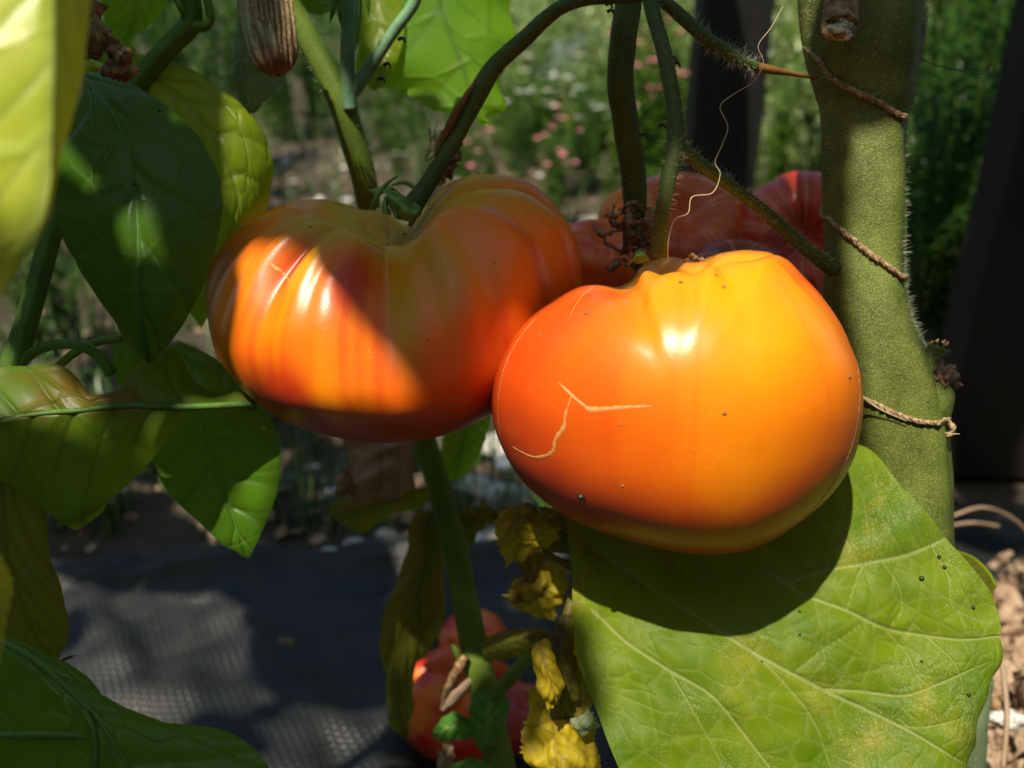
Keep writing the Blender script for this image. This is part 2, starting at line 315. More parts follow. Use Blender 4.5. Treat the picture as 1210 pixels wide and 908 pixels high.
# ------------------------------------------------------------------ leaf builder
def loft_grid(rows, nu, nv, crease=0., tpow=1.0):
    A = np.array(rows, float)                       # (m,3,3) left / midrib / right : px,py,depth
    g = [catmull(A[:, k], nu) for k in range(3)]
    P = [W(q[:, 0], q[:, 1], q[:, 2]) for q in g]
    v = np.linspace(-1, 1, nv)[None, :, None]
    L_, M_, R_ = (p[:, None, :] for p in P)
    quad = L_ * (v * (v - 1) / 2) + M_ * (1 - v * v) + R_ * (v * (v + 1) / 2)
    lin = np.where(v < 0, M_ + (L_ - M_) * -v, M_ + (R_ - M_) * v)
    return quad * (1 - crease) + lin * crease
def grid_normals(G):
    du = np.gradient(G, axis=0); dv = np.gradient(G, axis=1); n = np.cross(du, dv)
    n /= np.linalg.norm(n, axis=2)[..., None] + 1e-12
    return n
def leaf(rows, mat, parent, name='leaf', nu=60, nv=33, crease=.3, nveins=7, slope=.35, groove=.0005, puff=.0006, wave=.0, wfreq=6, crumple=0., cfreq=1, seed=0, vw=.0006, midw=.0012, flip=False, label=None, pxveins=None, cells=0, jag=0.):
    G = loft_grid(rows, nu, nv, crease); nrm = grid_normals(G)
    mid = G[:, nv // 2]; mdl = np.linalg.norm(np.diff(mid, axis=0), axis=1).sum()
    u = np.linspace(0, 1, nu)[:, None] * np.ones((1, nv)); v = np.linspace(-1, 1, nv)[None, :] * np.ones((nu, 1))
    hw = np.linalg.norm(G[:, -1] - G[:, nv // 2], axis=1)[:, None] + 1e-6
    # nrm faces: make it point to the camera
    sgn = np.sign(((CP - G) * nrm).sum(-1).mean()) or 1; nrm = nrm * sgn * (-1 if flip else 1)
    dm = np.abs(v) * hw; mv = np.exp(-(dm / (midw * (1.15 - u))) ** 2)
    if pxveins is None:
        q = u - slope * np.abs(v) * (1 - .25 * np.abs(v)); ph = q * nveins + np.where(v > 0, .35, 0)
        fr = np.abs(ph - np.round(ph)) / nveins * mdl
        sv = np.exp(-(fr / vw) ** 2) * np.clip(1.15 - np.abs(v), 0, 1)
        between = 1 - np.exp(-(fr / (vw * 4.5)) ** 2)
    else:
        X, Y, _ = PROJ(G.reshape(-1, 3)); sv = np.zeros(len(X)); dist = np.full(len(X), 1e3); mv = mv * 0; dmin = dist.copy()
        for vn in pxveins:
            pl = catmull(np.array([p_[:2] for p_ in vn]), 40); wd = vn[0][2] if len(vn[0]) > 2 else 2.0
            for i in range(39):
                a, b = pl[i], pl[i + 1]; ab = b - a; t = np.clip(((X - a[0]) * ab[0] + (Y - a[1]) * ab[1]) / (ab @ ab), 0, 1)
                dd = np.hypot(X - a[0] - t * ab[0], Y - a[1] - t * ab[1])
                wv = wd * (1 - .6 * (i / 39)); sv = np.maximum(sv, np.exp(-(dd / wv) ** 2) * (1 if wd > 2 else .6)); dmin = np.minimum(dmin, dd)
        between = (1 - np.exp(-(dmin / 13) ** 2)).reshape(nu, nv); sv = sv.reshape(nu, nv)
    disp = puff * between * (1 - .6 * mv) - groove * np.maximum(sv, mv)
    if cells:
        pts = RNG.uniform(0, 1, (cells, 2)) * [1, 2] - [0, 1]; hx = hw.mean() / mdl
        best = np.full((2, nu * nv), 9.); U = u.ravel(); VV = v.ravel() * hx
        for cx, cy in pts:
            d = np.hypot(U - cx, VV - cy * hx); b1 = np.minimum(best[0], d); best[1] = np.minimum(best[1], np.maximum(best[0], d)); best[0] = b1
        e = (best[1] - best[0]).reshape(nu, nv) * mdl
        ce = 1 - np.exp(-(e / .0009) ** 1.0); disp = disp + puff * .35 * ce; sv = np.maximum(sv, .2 * np.exp(-(e / .0003) ** 2))
    if wave: disp = disp + wave * np.abs(v) ** 2 * np.sin(wfreq * 6.28 * u + np.where(v > 0, 1.3, 0) + seed)
    if crumple:
        q3 = G.reshape(-1, 3) * 260 * cfreq; disp = disp + crumple * (vnoise(q3, seed) + .45 * vnoise(q3 * 2.3, seed + 5)).reshape(nu, nv)
    G = G + nrm * disp[..., None]
    if jag:
        e = (np.random.default_rng(seed).normal(size=(nu, 2))) * jag
        dirv = (G[:, -1] - G[:, 0]); dirv /= np.linalg.norm(dirv, axis=1)[:, None] + 1e-9
        G[:, 0] -= dirv * e[:, :1]; G[:, -1] += dirv * e[:, 1:]
    ub = u * mdl; lf = np.stack([ub, v * hw, np.full_like(u, seed * .37)], -1).reshape(-1, 3)
    o = mesh_obj(name, G.reshape(-1, 3), grid_faces(nu, nv), mat, parent, attrs={'vein': np.maximum(sv, mv)}, cols={'lf': lf})
    if label: o['label'] = label
    return o, G
def midrib(G, mat, parent, r0=.0012, r1=.0003, j=None, off=.0, nu=None):
    j = G.shape[1] // 2 if j is None else j; C = G[:, j].copy()
    rad = np.linspace(r0, r1, len(C)); V, F = tube_data(C, rad, 8, cap=False)
    return mesh_obj('midrib', V, F, mat, parent)
def free_leaf(name, mat, loc, xdir, normal, length, width, parent=None, curl=0., fold=0., nu=14, nv=7, seed=0, crumple=0., pointed=1.):
    """a leaf built where it stands: base at loc, running along xdir"""
    X = np.array(xdir, float); X /= np.linalg.norm(X); Z = np.array(normal, float); Z -= Z @ X * X; Z /= np.linalg.norm(Z); Y = np.cross(Z, X)
    u = np.linspace(0, 1, nu)[:, None] * np.ones((1, nv)); v = np.linspace(-1, 1, nv)[None, :] * np.ones((nu, 1))
    w = width / 2 * np.sin(np.pi * u ** .75) ** .8 * (1 - .1 * u)
    a = curl * u
    x = length * (np.sin(a) / curl if abs(curl) > 1e-3 else u); z = length * ((np.cos(a) - 1) / curl if abs(curl) > 1e-3 else 0 * u)
    z = z + fold * w * np.abs(v)
    P = np.stack([x, v * w, z], -1)
    if crumple: P[..., 2] += crumple * vnoise(P.reshape(-1, 3) / length * 5, seed).reshape(nu, nv); P[..., 0] += crumple * vnoise(P.reshape(-1, 3) / length * 6, seed + 3).reshape(nu, nv)
    G = np.array(loc) + P[..., :1] * X + P[..., 1:2] * Y + P[..., 2:] * Z
    vein = np.exp(-(np.abs(v) * w / (.02 * length)) ** 2)
    return mesh_obj(name, G.reshape(-1, 3), grid_faces(nu, nv), mat, parent, attrs={'vein': vein}, cols={'lf': np.stack([u * length, v * w, u * 0 + seed], -1).reshape(-1, 3)})
# ------------------------------------------------------------------ tomato builder
def tomato(name, label, c, depth, hw, outline, furrows, colfn, mat, group='tomatoes', nt=300, npz=190, squash=.80, dimple=.42, dw=.34, tilt=(0, 0), seed=0, pw=.9, gr=(112, 85), lumpy=.025, zx=1.0, shear=0.):
    cx, cy = c; Cc = W(cx, cy, depth); Rr = hw * depth / 100 / FPX
    th = np.linspace(0, 2 * np.pi, nt, endpoint=False)[None, :] * np.ones((npz, 1)); ph = np.linspace(.001, np.pi - .001, npz)[:, None] * np.ones((1, nt))
    g = np.clip((R(gr[0]) - ph) / R(gr[1]), 0, 1); g = g * g * (3 - 2 * g); g = g * np.clip(ph / R(12), 0, 1)
    f = np.ones_like(th); fd = np.zeros_like(th)
    for t0, w, d in furrows:
        dt = (th - R(t0) + np.pi) % (2 * np.pi) - np.pi; e = np.exp(-(np.abs(dt) / R(w)) ** 1.5); f -= d * e * (g + .04); fd += d * e * g
    sp = np.sin(ph) ** pw; rho = Rr * sp * f
    q = np.stack([np.cos(th) * np.sin(ph), np.sin(th) * np.sin(ph), np.cos(ph)], -1).reshape(-1, 3)
    lump = 1 + lumpy * vnoise(q * 1.6, seed).reshape(f.shape); rho = rho * lump
    H = Rr * squash; z = H * np.sign(np.cos(ph)) * np.abs(np.cos(ph)) ** zx
    z = z - np.where(ph < np.pi / 2, H * dimple * np.exp(-(sp / dw) ** 2), -H * .12 * np.exp(-(sp / .25) ** 2)) - H * .55 * fd * np.clip(np.cos(ph) * 1.6, 0, 1)
    P = np.stack([rho * np.cos(th), rho * np.sin(th) + shear * z, z], -1).reshape(-1, 3)
    Rm = np.array(Matrix.Rotation(R(tilt[1]), 3, 'Y') @ Matrix.Rotation(R(tilt[0]), 3, 'X')); P = P @ Rm.T + Cc
    if outline is not None:                             # swell or shrink the fruit until its side view has the proportions of the real one
        O = np.array(outline, float); O = catmull(np.vstack([O, O[:1]]), 720); ang = np.arctan2(O[:, 1] - cy, O[:, 0] - cx); ro = np.hypot(O[:, 0] - cx, O[:, 1] - cy)
        nb = 240; ab = (np.arange(nb) + .5) / nb * 2 * np.pi - np.pi
        o_ = np.argsort(ang); tgt = np.interp(ab, np.r_[ang[o_] - 2 * np.pi, ang[o_], ang[o_] + 2 * np.pi], np.tile(ro[o_], 3))
        for it in range(3):
            X, Y, D = PROJ(P); a = np.arctan2(Y - cy, X - cx); r = np.hypot(X - cx, Y - cy)
            b = np.clip(((a + np.pi) / (2 * np.pi) * nb).astype(int), 0, nb - 1); mx = np.zeros(nb); np.maximum.at(mx, b, r); mx[mx == 0] = np.nan
            mx = np.interp(np.arange(nb), np.where(~np.isnan(mx))[0], mx[~np.isnan(mx)])
            ratio = tgt / mx; k = np.array([1, 2, 3, 2, 1.]); k /= k.sum(); ratio = np.convolve(np.r_[ratio[-2:], ratio, ratio[:2]], k, 'valid')
            rt = np.interp(a, np.r_[ab - 2 * np.pi, ab, ab + 2 * np.pi], np.tile(ratio, 3))
            w = np.clip(r / np.interp(a, ab, mx, period=2 * np.pi), 0, 1); rt = 1 + (rt - 1) * (.25 + .75 * w ** 2)
            P = P + (((X - cx) * (rt - 1) / FPX * D)[:, None] * RT) - (((Y - cy) * (rt - 1) / FPX * D)[:, None] * UPV)
    col = colfn(th.ravel(), ph.ravel(), q, fd.ravel())
    V = np.vstack([P, P[:nt].mean(0), P[-nt:].mean(0)]); col = np.vstack([col, col[0], col[-1]])
    n = nt * npz
    root = thing(name, label, 'tomato', Cc - np.array([0, 0, H]), group)
    F = grid_faces(npz, nt, True)[:, ::-1]; j = np.arange(nt); j2 = (j + 1) % nt
    caps = [(n, int(a), int(b)) for a, b in zip(j, j2)] + [(n + 1, int(b), int(a)) for a, b in zip(n - nt + j, n - nt + j2)]
    o = mesh_obj('fruit', V, F.tolist() + caps, mat, root, cols={'col': np.clip(col, 0, 1)})
    bvh = BVHTree.FromPolygons([tuple(x) for x in V.tolist()], F.tolist())
    return root, o, bvh
def lerp(a, b, t): t = np.clip(t, 0, 1)[:, None]; return np.array(a) * (1 - t) + np.array(b) * t
def surf(bvh, px, py):
    v = W(px, py, 100.) - CP; v /= np.linalg.norm(v); h = bvh.ray_cast(Vector(CP), Vector(v)); 
    return (np.array(h[0]), np.array(h[1])) if h[0] is not None else (None, None)
def ribbon(name, bvh, path, w, mat, parent, n=60, jit=.3, proud=.00004, seed=0, thick=.00006):
    """a raised scar that follows the skin; w in px per path point"""
    q = catmull(path, n); r = np.random.default_rng(seed); rows = []
    for i, (x, y) in enumerate(q[:, :2]):
        p, nn = surf(bvh, x, y)
        if p is None: continue
        if (CP - p) @ nn < 0: nn = -nn
        rows.append((p, nn, np.interp(i / n, np.linspace(0, 1, len(w)), w), (CP - p) @ (-FW)))
    if len(rows) < 3: return
    P = np.array([a[0] for a in rows]); N = np.array([a[1] for a in rows]); T = np.gradient(P, axis=0); T /= np.linalg.norm(T, axis=1)[:, None] + 1e-9
    S = np.cross(T, N); wd = .8 * np.array([a[2] * abs(a[3]) / FPX for a in rows]) * (1 + jit * r.normal(size=len(rows))).clip(.3, 2)
    wd[0] *= .2; wd[-1] *= .2
    ks = [(-.5, -.0001), (-.3, proud), (0, proud + thick), (.3, proud), (.5, -.0001)]
    G = np.stack([P + S * (wd * k)[:, None] + N * h for k, h in ks], 1)
    return mesh_obj(name, G.reshape(-1, 3), grid_faces(len(P), 5), mat, parent)
def bead(name, p, r, mat, parent=None, sc=(1, 1, 1), seed=0, seg=(7, 10), amp=.15):
    a, b = seg; ph = np.linspace(.05, math.pi - .05, a)[:, None] * np.ones((1, b)); th = np.linspace(0, 2 * math.pi, b, endpoint=False)[None] * np.ones((a, 1))
    q = np.stack([np.sin(ph) * np.cos(th), np.sin(ph) * np.sin(th), np.cos(ph)], -1).reshape(-1, 3)
    q = q * (1 + amp * vnoise(q * 1.5, seed))[:, None] * np.array(sc) * r + np.array(p)
    F = grid_faces(a, b, True)[:, ::-1].tolist() + [tuple(range(b)), tuple(range(a * b - 1, a * b - b - 1, -1))]
    return mesh_obj(name, q, F, mat, parent)

def first_hit(px, py):
    bpy.context.view_layer.update(); dg = bpy.context.evaluated_depsgraph_get(); v = W(px, py, 100.) - CP; v /= np.linalg.norm(v)
    h = SC.ray_cast(dg, Vector(CP), Vector(v)); return np.array(h[1])
# ================================================================== THE SETTING
def sheet(x0, x1, y0, y1, nx, ny, zf):
    x = np.linspace(x0, x1, nx)[None, :] * np.ones((ny, 1)); y = np.linspace(y0, y1, ny)[:, None] * np.ones((1, nx))
    return np.stack([x, y, zf(x, y)], -1), grid_faces(ny, nx)
def soil_z(x, y):
    q = np.stack([x.ravel(), y.ravel()], 1)
    return ((vnoise(q * 6, 2) * .012 + vnoise(q * 25, 3) * .005).reshape(x.shape) - .012) * np.clip((y - .45) * 4, 0, 1) - .006
def graded(a, b, n, p): t = np.linspace(0, 1, n); return a + (b - a) * t ** p
gx = np.concatenate([-graded(0, 60, 120, 3.2)[::-1], graded(0, 60, 120, 3.2)[1:]]); gy = np.concatenate([np.linspace(-4, .3, 12)[:-1], graded(.3, 70, 240, 3.4)])
GX, GY = np.meshgrid(gx, gy); V = np.stack([GX, GY, soil_z(GX, GY)], -1)
tag(mesh_obj('ground', V.reshape(-1, 3), grid_faces(*GX.shape), M['soil']), 'brown soil bed with grass and litter behind the black fabric', kind='structure')
def fab_z(x, y):
    q = np.stack([x.ravel(), y.ravel()], 1); r = np.stack([x.ravel() * 1.0 + y.ravel() * .9, (x.ravel() - y.ravel()) * .25], 1)
    z = vnoise(r * 16, 11) * .006 + vnoise(q * 28, 12) * .0028 + vnoise(r * 45, 13) * .0012 - .0032 * np.abs(np.sin(r[:, 0] * 34 + 2.2 * vnoise(q * 9, 15))) ** .6 * (vnoise(q * 12, 16) > -.9) * np.clip(.5 + vnoise(q * 11, 17), 0, 1)
    far = .555 + .05 * x.ravel()
    z = z + .010 * np.exp(-((far - .012 - y.ravel()) / .010) ** 2) + .004
    return np.maximum(z, -.002).reshape(x.shape) + .006
G, F = sheet(-1.1, 1.1, -.5, .56, 700, 340, fab_z)
G[..., 1] += np.where(G[..., 1] > .3, (.05 * G[..., 0] + .004 * np.sin(G[..., 0] * 23)) * (G[..., 1] - .3) / .26, 0)
tag(mesh_obj('ground_fabric', G.reshape(-1, 3), F, M['fabric']), 'black woven weed control fabric spread over the soil, wrinkled', kind='structure')
def post(name, label, cat, px0, py0, px1, py1, dl, width, dep, h):
    """vertical square-cut black post; left front edge passes below photo point px0,py0"""
    p = W(px0, py0, dl); x, y = p[0], p[1]
    root = thing(name, label, cat, (x + width / 2, y + dep / 2, 0)); w, d = width, dep; b = .003
    out = [(b, 0), (w * .3, 0), (w * .33, -.002), (w * .62, -.002), (w * .65, 0), (w - b, 0), (w, b), (w, d - b), (w - b, d), (b, d), (0, d - b), (0, b)]
    zs = np.linspace(-.02, h, 30); V = [];
    for z in zs:
        for a, c in out: V.append((x + a + .0008 * math.sin(z * 31 + a * 90), y + c, z))
    n = len(out); F = grid_faces(len(zs), n, True).tolist() + [tuple(range(n))[::-1], tuple(range(len(V) - n, len(V)))]
    mesh_obj('post_shaft', V, F, M['post_black'], root, smooth=False)
    return root, (x, y)
post('frame_post', 'black frame post standing upright between the two thin stalks and the thick stem', 'post', 831, 0, 0, 0, 88, .073, .05, 1.6)
post('frame_post', 'wide dark post at the right edge beyond the thick stem', 'post', 1222, 80, 0, 0, 66, .30, .05, 1.5)
# ---- background planting
def stalk_plant(n_st, h, nl, ll, lw, seed, up=.5):
    """numpy soup of stems and leaves around the origin -> (stemV, stemF), (leafV, leafF, lf)"""
    r = np.random.default_rng(seed); SV, SF, LV, LF = [], [], [], []; so = lo = 0
    for i in range(n_st):
        a = r.uniform(0, 6.28); b = r.uniform(0, .05) * h / .5; base = np.array([b * math.cos(a), b * math.sin(a), 0]); lean = r.normal(size=2) * .14
        hh = h * r.uniform(.65, 1.05); t = np.linspace(0, 1, 9)[:, None]
        C = base + np.hstack([lean[0] * t ** 1.5 * hh, lean[1] * t ** 1.5 * hh, t * hh]); V, F = tube_data(C, np.linspace(.0022, .0008, 9), 5, cap=False)
        SV.append(V); SF.append(F + so); so += len(V)
        for k in range(nl):
            u = r.uniform(.08, 1); c = base + np.array([lean[0] * u ** 1.5 * hh, lean[1] * u ** 1.5 * hh, u * hh]); a = r.uniform(0, 6.28); e = r.uniform(.1, 1.2) * up * 2 - .2
            X = np.array([math.cos(a) * math.cos(e), math.sin(a) * math.cos(e), math.sin(e)]); Y = np.cross(X, [0, 0, 1]) ; Y /= np.linalg.norm(Y); Z = np.cross(Y, X)
            l = ll * r.uniform(.6, 1.2) * (1.1 - .4 * u); w = lw * r.uniform(.7, 1.2) / 2
            LV += [c, c + X * l * .4 + Y * w + Z * .1 * l, c + X * l * .4 - Y * w + Z * .1 * l, c + X * l * .45 + Z * .02 * l, c + X * l - Z * .15 * l]
            LF += [(lo, lo + 3, lo + 1), (lo, lo + 2, lo + 3), (lo + 1, lo + 3, lo + 4), (lo + 3, lo + 2, lo + 4)]; lo += 5
    return (np.vstack(SV), np.vstack(SF)), (np.array(LV), np.array(LF))
def proto_plant(name, st, lfm, args, flower=None):
    (sv, sf), (lv, lf) = stalk_plant(*args); ms = mesh_obj('stem', sv, sf, M['stem_light']).data
    o2 = mesh_obj('foliage', lv, lf, M[lfm], cols={'lf': lv}); ml = o2.data; fl = None
    for o in list(COL.objects):
        if o.data in (ms, ml): bpy.data.objects.remove(o)
    if flower:
        r = np.random.default_rng(5); V = []; F = []; o = 0
        for i in range(9):
            a = r.uniform(0, 6.28); rad = r.uniform(0, .09); c = np.array([rad * math.cos(a), rad * math.sin(a), args[1] * r.uniform(.6, 1.03)])
            for k in range(7):
                t = k * .9; X = np.array([math.cos(t), math.sin(t), .35]); Y = np.array([-math.sin(t), math.cos(t), 0])
                V += [c, c + X * .010 + Y * .006, c + X * .017, c + X * .010 - Y * .006]; F.append((o, o + 1, o + 2, o + 3)); o += 4
        fl = bpy.data.meshes.new('flowers'); fl.from_pydata([tuple(v) for v in V], [], F); fl.materials.append(M[flower])
    return ms, ml, fl
KINDS = {
    'light': proto_plant('light', 0, 'leaf_bglight', (12, .55, 34, .05, .009, 21, .7)),
    'green': proto_plant('green', 0, 'leaf_bg', (12, .5, 40, .045, .014, 22, .5)),
    'blue': proto_plant('blue', 0, 'leaf_bgblue', (16, .62, 60, .045, .008, 23, .6)),
    'pink': proto_plant('pink', 0, 'leaf_bg', (9, .32, 26, .04, .014, 24, .5), 'petal_pink'),
    'white': proto_plant('white', 0, 'leaf_bg', (9, .25, 26, .04, .012, 25, .5), 'petal_white'),
    'yellow': proto_plant('yellow', 0, 'leaf_bglight', (10, .5, 30, .045, .010, 26, .6), 'petal_yellow')}
LBL = {'light': ('pale narrow-leaved upright plant', 'pale narrow-leaved plants in the background'),
       'green': ('green bushy plant', 'green bushy plants in the background'),
       'blue': ('deep green feathery plant', 'deep green feathery plants'),
       'pink': ('plant with pink flowers', 'pink flowering plants'),
       'white': ('low plant with white flowers', 'white flowering plants'),
       'yellow': ('pale plant with yellow flowers', 'yellow flowering plants')}
def whereabouts(x, y):
    px = 605 + FPX * x / (y * 1.04)
    w = 'behind the pepper leaves at the far left' if px < 120 else 'above the dark pepper leaf at the top left' if px < 300 else 'behind the left green stem' if px < 430 else 'behind the calyx of the left tomato' if px < 560 else 'seen above the gap between the two big tomatoes' if px < 700 else 'behind the two thin stalks' if px < 830 else 'between the frame post and the thick stem' if px < 1010 else 'just right of the thick stem' if px < 1120 else 'at the right edge beside the dark post'
    return w, ('nearest' if y < 1.25 else 'near' if y < 1.8 else 'middle distance' if y < 2.4 else 'far' if y < 3.6 else 'farthest')
def plant(kind, x, y, sc=1., rot=0.):
    ms, ml, fl = KINDS[kind]; lab, grp = LBL[kind]; w, nf = whereabouts(x, y); lab = nf + ' ' + lab + ', ' + w
    root = thing({'pink': 'flowering_plant', 'white': 'flowering_plant', 'yellow': 'flowering_plant'}.get(kind, 'garden_plant'), lab, 'plant', (x, y, -.01), grp)
    root.rotation_euler.z = rot; root.scale = (sc,) * 3
    for nm, me in (('stem', ms), ('foliage', ml), ('flowers', fl)):
        if me:
            o = bpy.data.objects.new(nm, me); COL.objects.link(o); o.parent = root
            if nm != 'stem': o['kind'] = 'stuff'
rr = random.Random(3)
def at(px, d): return (px - 605) / FPX * d * 1.0       # sideways place of a photo column at ground distance d (roughly)
for px, d, k, sc in [
    # light upright plants behind the thin stalks
    (620, 2.9, 'light', 1.1), (660, 3.1, 'light', 1.2), (700, 2.9, 'light', 1.15), (735, 2.7, 'light', 1.1), (765, 2.9, 'yellow', 1.1), (800, 2.5, 'light', 1.1), (815, 2.9, 'light', 1.2), (690, 3.5, 'light', 1.4), (640, 3.6, 'green', 1.3), (760, 3.5, 'light', 1.5), (600, 3.3, 'green', 1.1),
    (770, 2.1, 'green', .7), (800, 2.0, 'light', .75), (560, 2.9, 'green', .9), (520, 3.2, 'green', 1.0), (590, 2.4, 'green', .55), (650, 2.2, 'green', .45), (700, 2.1, 'green', .5), (740, 2.2, 'green', .6), (560, 2.2, 'green', .4),
    # right of the post
    (900, 1.9, 'light', 1.0), (935, 1.7, 'light', 1.0), (965, 1.9, 'light', 1.1), (985, 1.6, 'green', .9), (925, 2.3, 'yellow', 1.2), (890, 2.4, 'light', 1.2), (960, 2.5, 'green', 1.3), (1000, 2.2, 'light', 1.2), (910, 1.5, 'green', .6), (955, 1.45, 'green', .6), (860, 2.2, 'green', 1.1),
    # deep green feathery ones at the right
    (440, 1.75, 'blue', .35), (475, 1.9, 'green', .4), (510, 1.7, 'blue', .33), (545, 1.9, 'blue', .4), (580, 1.75, 'green', .35), (615, 1.9, 'blue', .38), (650, 1.7, 'green', .33), (685, 1.85, 'blue', .4), (720, 1.7, 'green', .36), (745, 1.9, 'blue', .45), (460, 2.3, 'green', .6), (500, 2.4, 'blue', .65), (540, 2.5, 'green', .7), (600, 2.1, 'green', .5), (630, 2.6, 'green', .7), (670, 2.15, 'light', .5), (420, 2.2, 'blue', .5), (390, 2.5, 'blue', .7), (350, 2.4, 'blue', .7), (315, 1.8, 'green', .4),
    (612, 2.3, 'light', .8), (628, 2.1, 'white', .8), (655, 2.2, 'white', .9), (645, 2.4, 'light', .9), (676, 2.1, 'white', .8), (705, 2.3, 'light', .95), (728, 2.15, 'light', .9), (700, 2.0, 'white', .7), (770, 2.3, 'light', 1.0), (795, 2.2, 'light', 1.0), (752, 2.15, 'light', .9), (600, 2.8, 'light', .9), (690, 2.5, 'light', .8), (720, 2.3, 'light', .7), (650, 2.7, 'light', .8), (745, 2.5, 'light', .9),
    (1085, 1.35, 'blue', .9), (1110, 1.2, 'blue', .85), (1145, 1.3, 'blue', .95), (1180, 1.25, 'blue', .9), (1215, 1.3, 'blue', 1.0), (1100, 1.6, 'blue', 1.1), (1140, 1.7, 'blue', 1.15), (1180, 1.7, 'blue', 1.2), (1230, 1.7, 'blue', 1.2), (1060, 1.7, 'blue', 1.1), (1090, 1.0, 'blue', .55), (1125, .98, 'blue', .6), (1165, 1.0, 'blue', .6), (1060, 1.2, 'blue', .7), (1110, 2.2, 'green', 1.4), (1170, 2.3, 'green', 1.4), (1220, 2.2, 'yellow', 1.4), (1265, 1.6, 'blue', 1.2), (1050, 2.3, 'light', 1.3),
    # dark green behind the pepper leaves
    (180, 1.3, 'blue', .75), (225, 1.35, 'blue', .8), (265, 1.5, 'blue', .8), (200, 1.7, 'blue', 1.0), (250, 1.9, 'blue', 1.0), (300, 2.1, 'green', 1.0), (150, 1.5, 'blue', .9), (100, 1.5, 'green', .9), (40, 1.3, 'blue', .7), (0, 1.5, 'green', 1.0), (-60, 1.4, 'blue', 1.0), (340, 2.5, 'green', 1.1), (390, 2.9, 'green', 1.1), (440, 3.1, 'green', 1.1), (480, 2.8, 'green', .9), (60, 1.0, 'blue', .4), (20, .95, 'green', .35),
    (752, 1.9, 'pink', 1.1), (660, 1.6, 'pink', .45), (555, 1.6, 'pink', .5), (772, 1.95, 'pink', 1.2), (760, 1.75, 'pink', .95), (778, 1.7, 'pink', .9), (655, 1.8, 'pink', .55), (550, 1.75, 'pink', .55), (700, 2.5, 'white', 1.0), (640, 2.3, 'white', .9), (730, 2.6, 'white', 1.0), (610, 2.6, 'white', 1.0), (670, 2.7, 'white', 1.1)]:
    plant(k, at(px, d) * 1.04, d, sc, rr.uniform(0, 6.28))
for i in range(26): plant(['green', 'light', 'green', 'blue'][i % 4], (i - 12.5) * .42 + rr.uniform(-.1, .1), 4.3 + rr.uniform(-.4, .8), 2.2 + rr.random(), rr.uniform(0, 6.28))
# a hedge closes the garden
def hedge(x0, x1, y, h, seed):
    r = np.random.default_rng(seed); n = 26000; c = np.stack([r.uniform(x0, x1, n), y + r.normal(0, .35, n), r.uniform(0, 1, n) ** .8 * h], 1)
    c[:, 2] *= 1 + .15 * np.sin(c[:, 0] * 3); X = r.normal(size=(n, 3)); X /= np.linalg.norm(X, axis=1)[:, None]; Y = np.cross(X, r.normal(size=(n, 3))); Y /= np.linalg.norm(Y, axis=1)[:, None]
    l = r.uniform(.04, .09, n)[:, None]; V = np.stack([c - X * l, c + Y * l * .4, c + X * l, c - Y * l * .4], 1).reshape(-1, 3)
    return V, (np.arange(n)[:, None] * 4 + np.arange(4)[None])
hd = thing('hedge', 'tall green hedge closing off the far end of the garden', 'hedge', (0, 6.5, 0))
V, F = hedge(-7, 7, 6.5, 2.2, 4); mesh_obj('foliage', V, F, M['leaf_bg'], hd, cols={'lf': V})['kind'] = 'stuff'
# grass, litter and stones on the soil
def grass(n, xr, yr, h, seed, mat):
    r = np.random.default_rng(seed); x = r.uniform(*xr, n); y = yr[0] + (yr[1] - yr[0]) * r.random(n) ** 1.3
    cl = vnoise(np.stack([x * 9, y * 9], 1), seed); k = cl > -.35; x, y = x[k], y[k]; n = len(x)
    a = r.uniform(0, 6.28, n); le = r.uniform(.3, 1.3, n) * h; d = np.stack([np.cos(a), np.sin(a), 0 * a], 1); s = np.stack([-np.sin(a), np.cos(a), 0 * a], 1) * r.uniform(.0009, .002, n)[:, None]
    b = np.stack([x, y, soil_z(x, y) - .002], 1); up = np.array([0, 0, 1.]); bd = r.uniform(.2, 1.2, n)[:, None]; L = le[:, None]
    m1 = b + up * L * .5 + d * L * .15 * bd; t = b + up * L * (1 - .35 * bd) + d * L * .6 * bd
    V = np.stack([b - s, b + s, m1 + s * .8, m1 - s * .8, t], 1).reshape(-1, 3); o = (np.arange(n) * 5)[:, None]
    return V, np.vstack([o + [[0, 1, 2]], o + [[0, 2, 3]], o + [[3, 2, 4]]])
V, F = grass(5200, (-.75, .1), (.60, 1.5), .06, 31, None); tag(mesh_obj('grass', V, F, M['grass_blade']), 'dim green grass blades growing on the soil beyond the fabric', 'grass', kind='stuff')
V, F = grass(9000, (-1.6, 1.8), (1.2, 4), .10, 32, None); tag(mesh_obj('grass', V, F, M['grass_blade']), 'short grass growing further back in the garden', 'grass', kind='stuff')
def chips(n, xr, yr, sz, seed, flat=.3):
    r = np.random.default_rng(seed); V = []; F = []; x = r.uniform(*xr, n); y = yr[0] + (yr[1] - yr[0]) * r.random(n) ** 1.4; z = soil_z(x, y)
    for i in range(n):
        s = sz * r.uniform(.4, 1.4); B = np.array(Matrix.Rotation(r.uniform(0, 6.28), 3, 'Z') @ Matrix.Rotation(r.normal() * .5, 3, 'X')); o = len(V)
        P = np.array([(-1, -.5, 0), (0, -.7, .15), (1, -.3, 0), (1, .4, .1), (0, .6, -.1), (-.9, .5, .2), (-1, -.5, flat), (0, -.7, flat + .1), (1, -.3, flat), (1, .4, flat), (0, .6, flat), (-.9, .5, flat)]) * s
        V += (P @ B.T + [x[i], y[i], z[i] + s * .3]).tolist(); F += [tuple(o + 6 + k for k in range(6)), tuple(o + 5 - k for k in range(6))] + [(o + k, o + (k + 1) % 6, o + 6 + (k + 1) % 6, o + 6 + k) for k in range(6)]
    return V, F
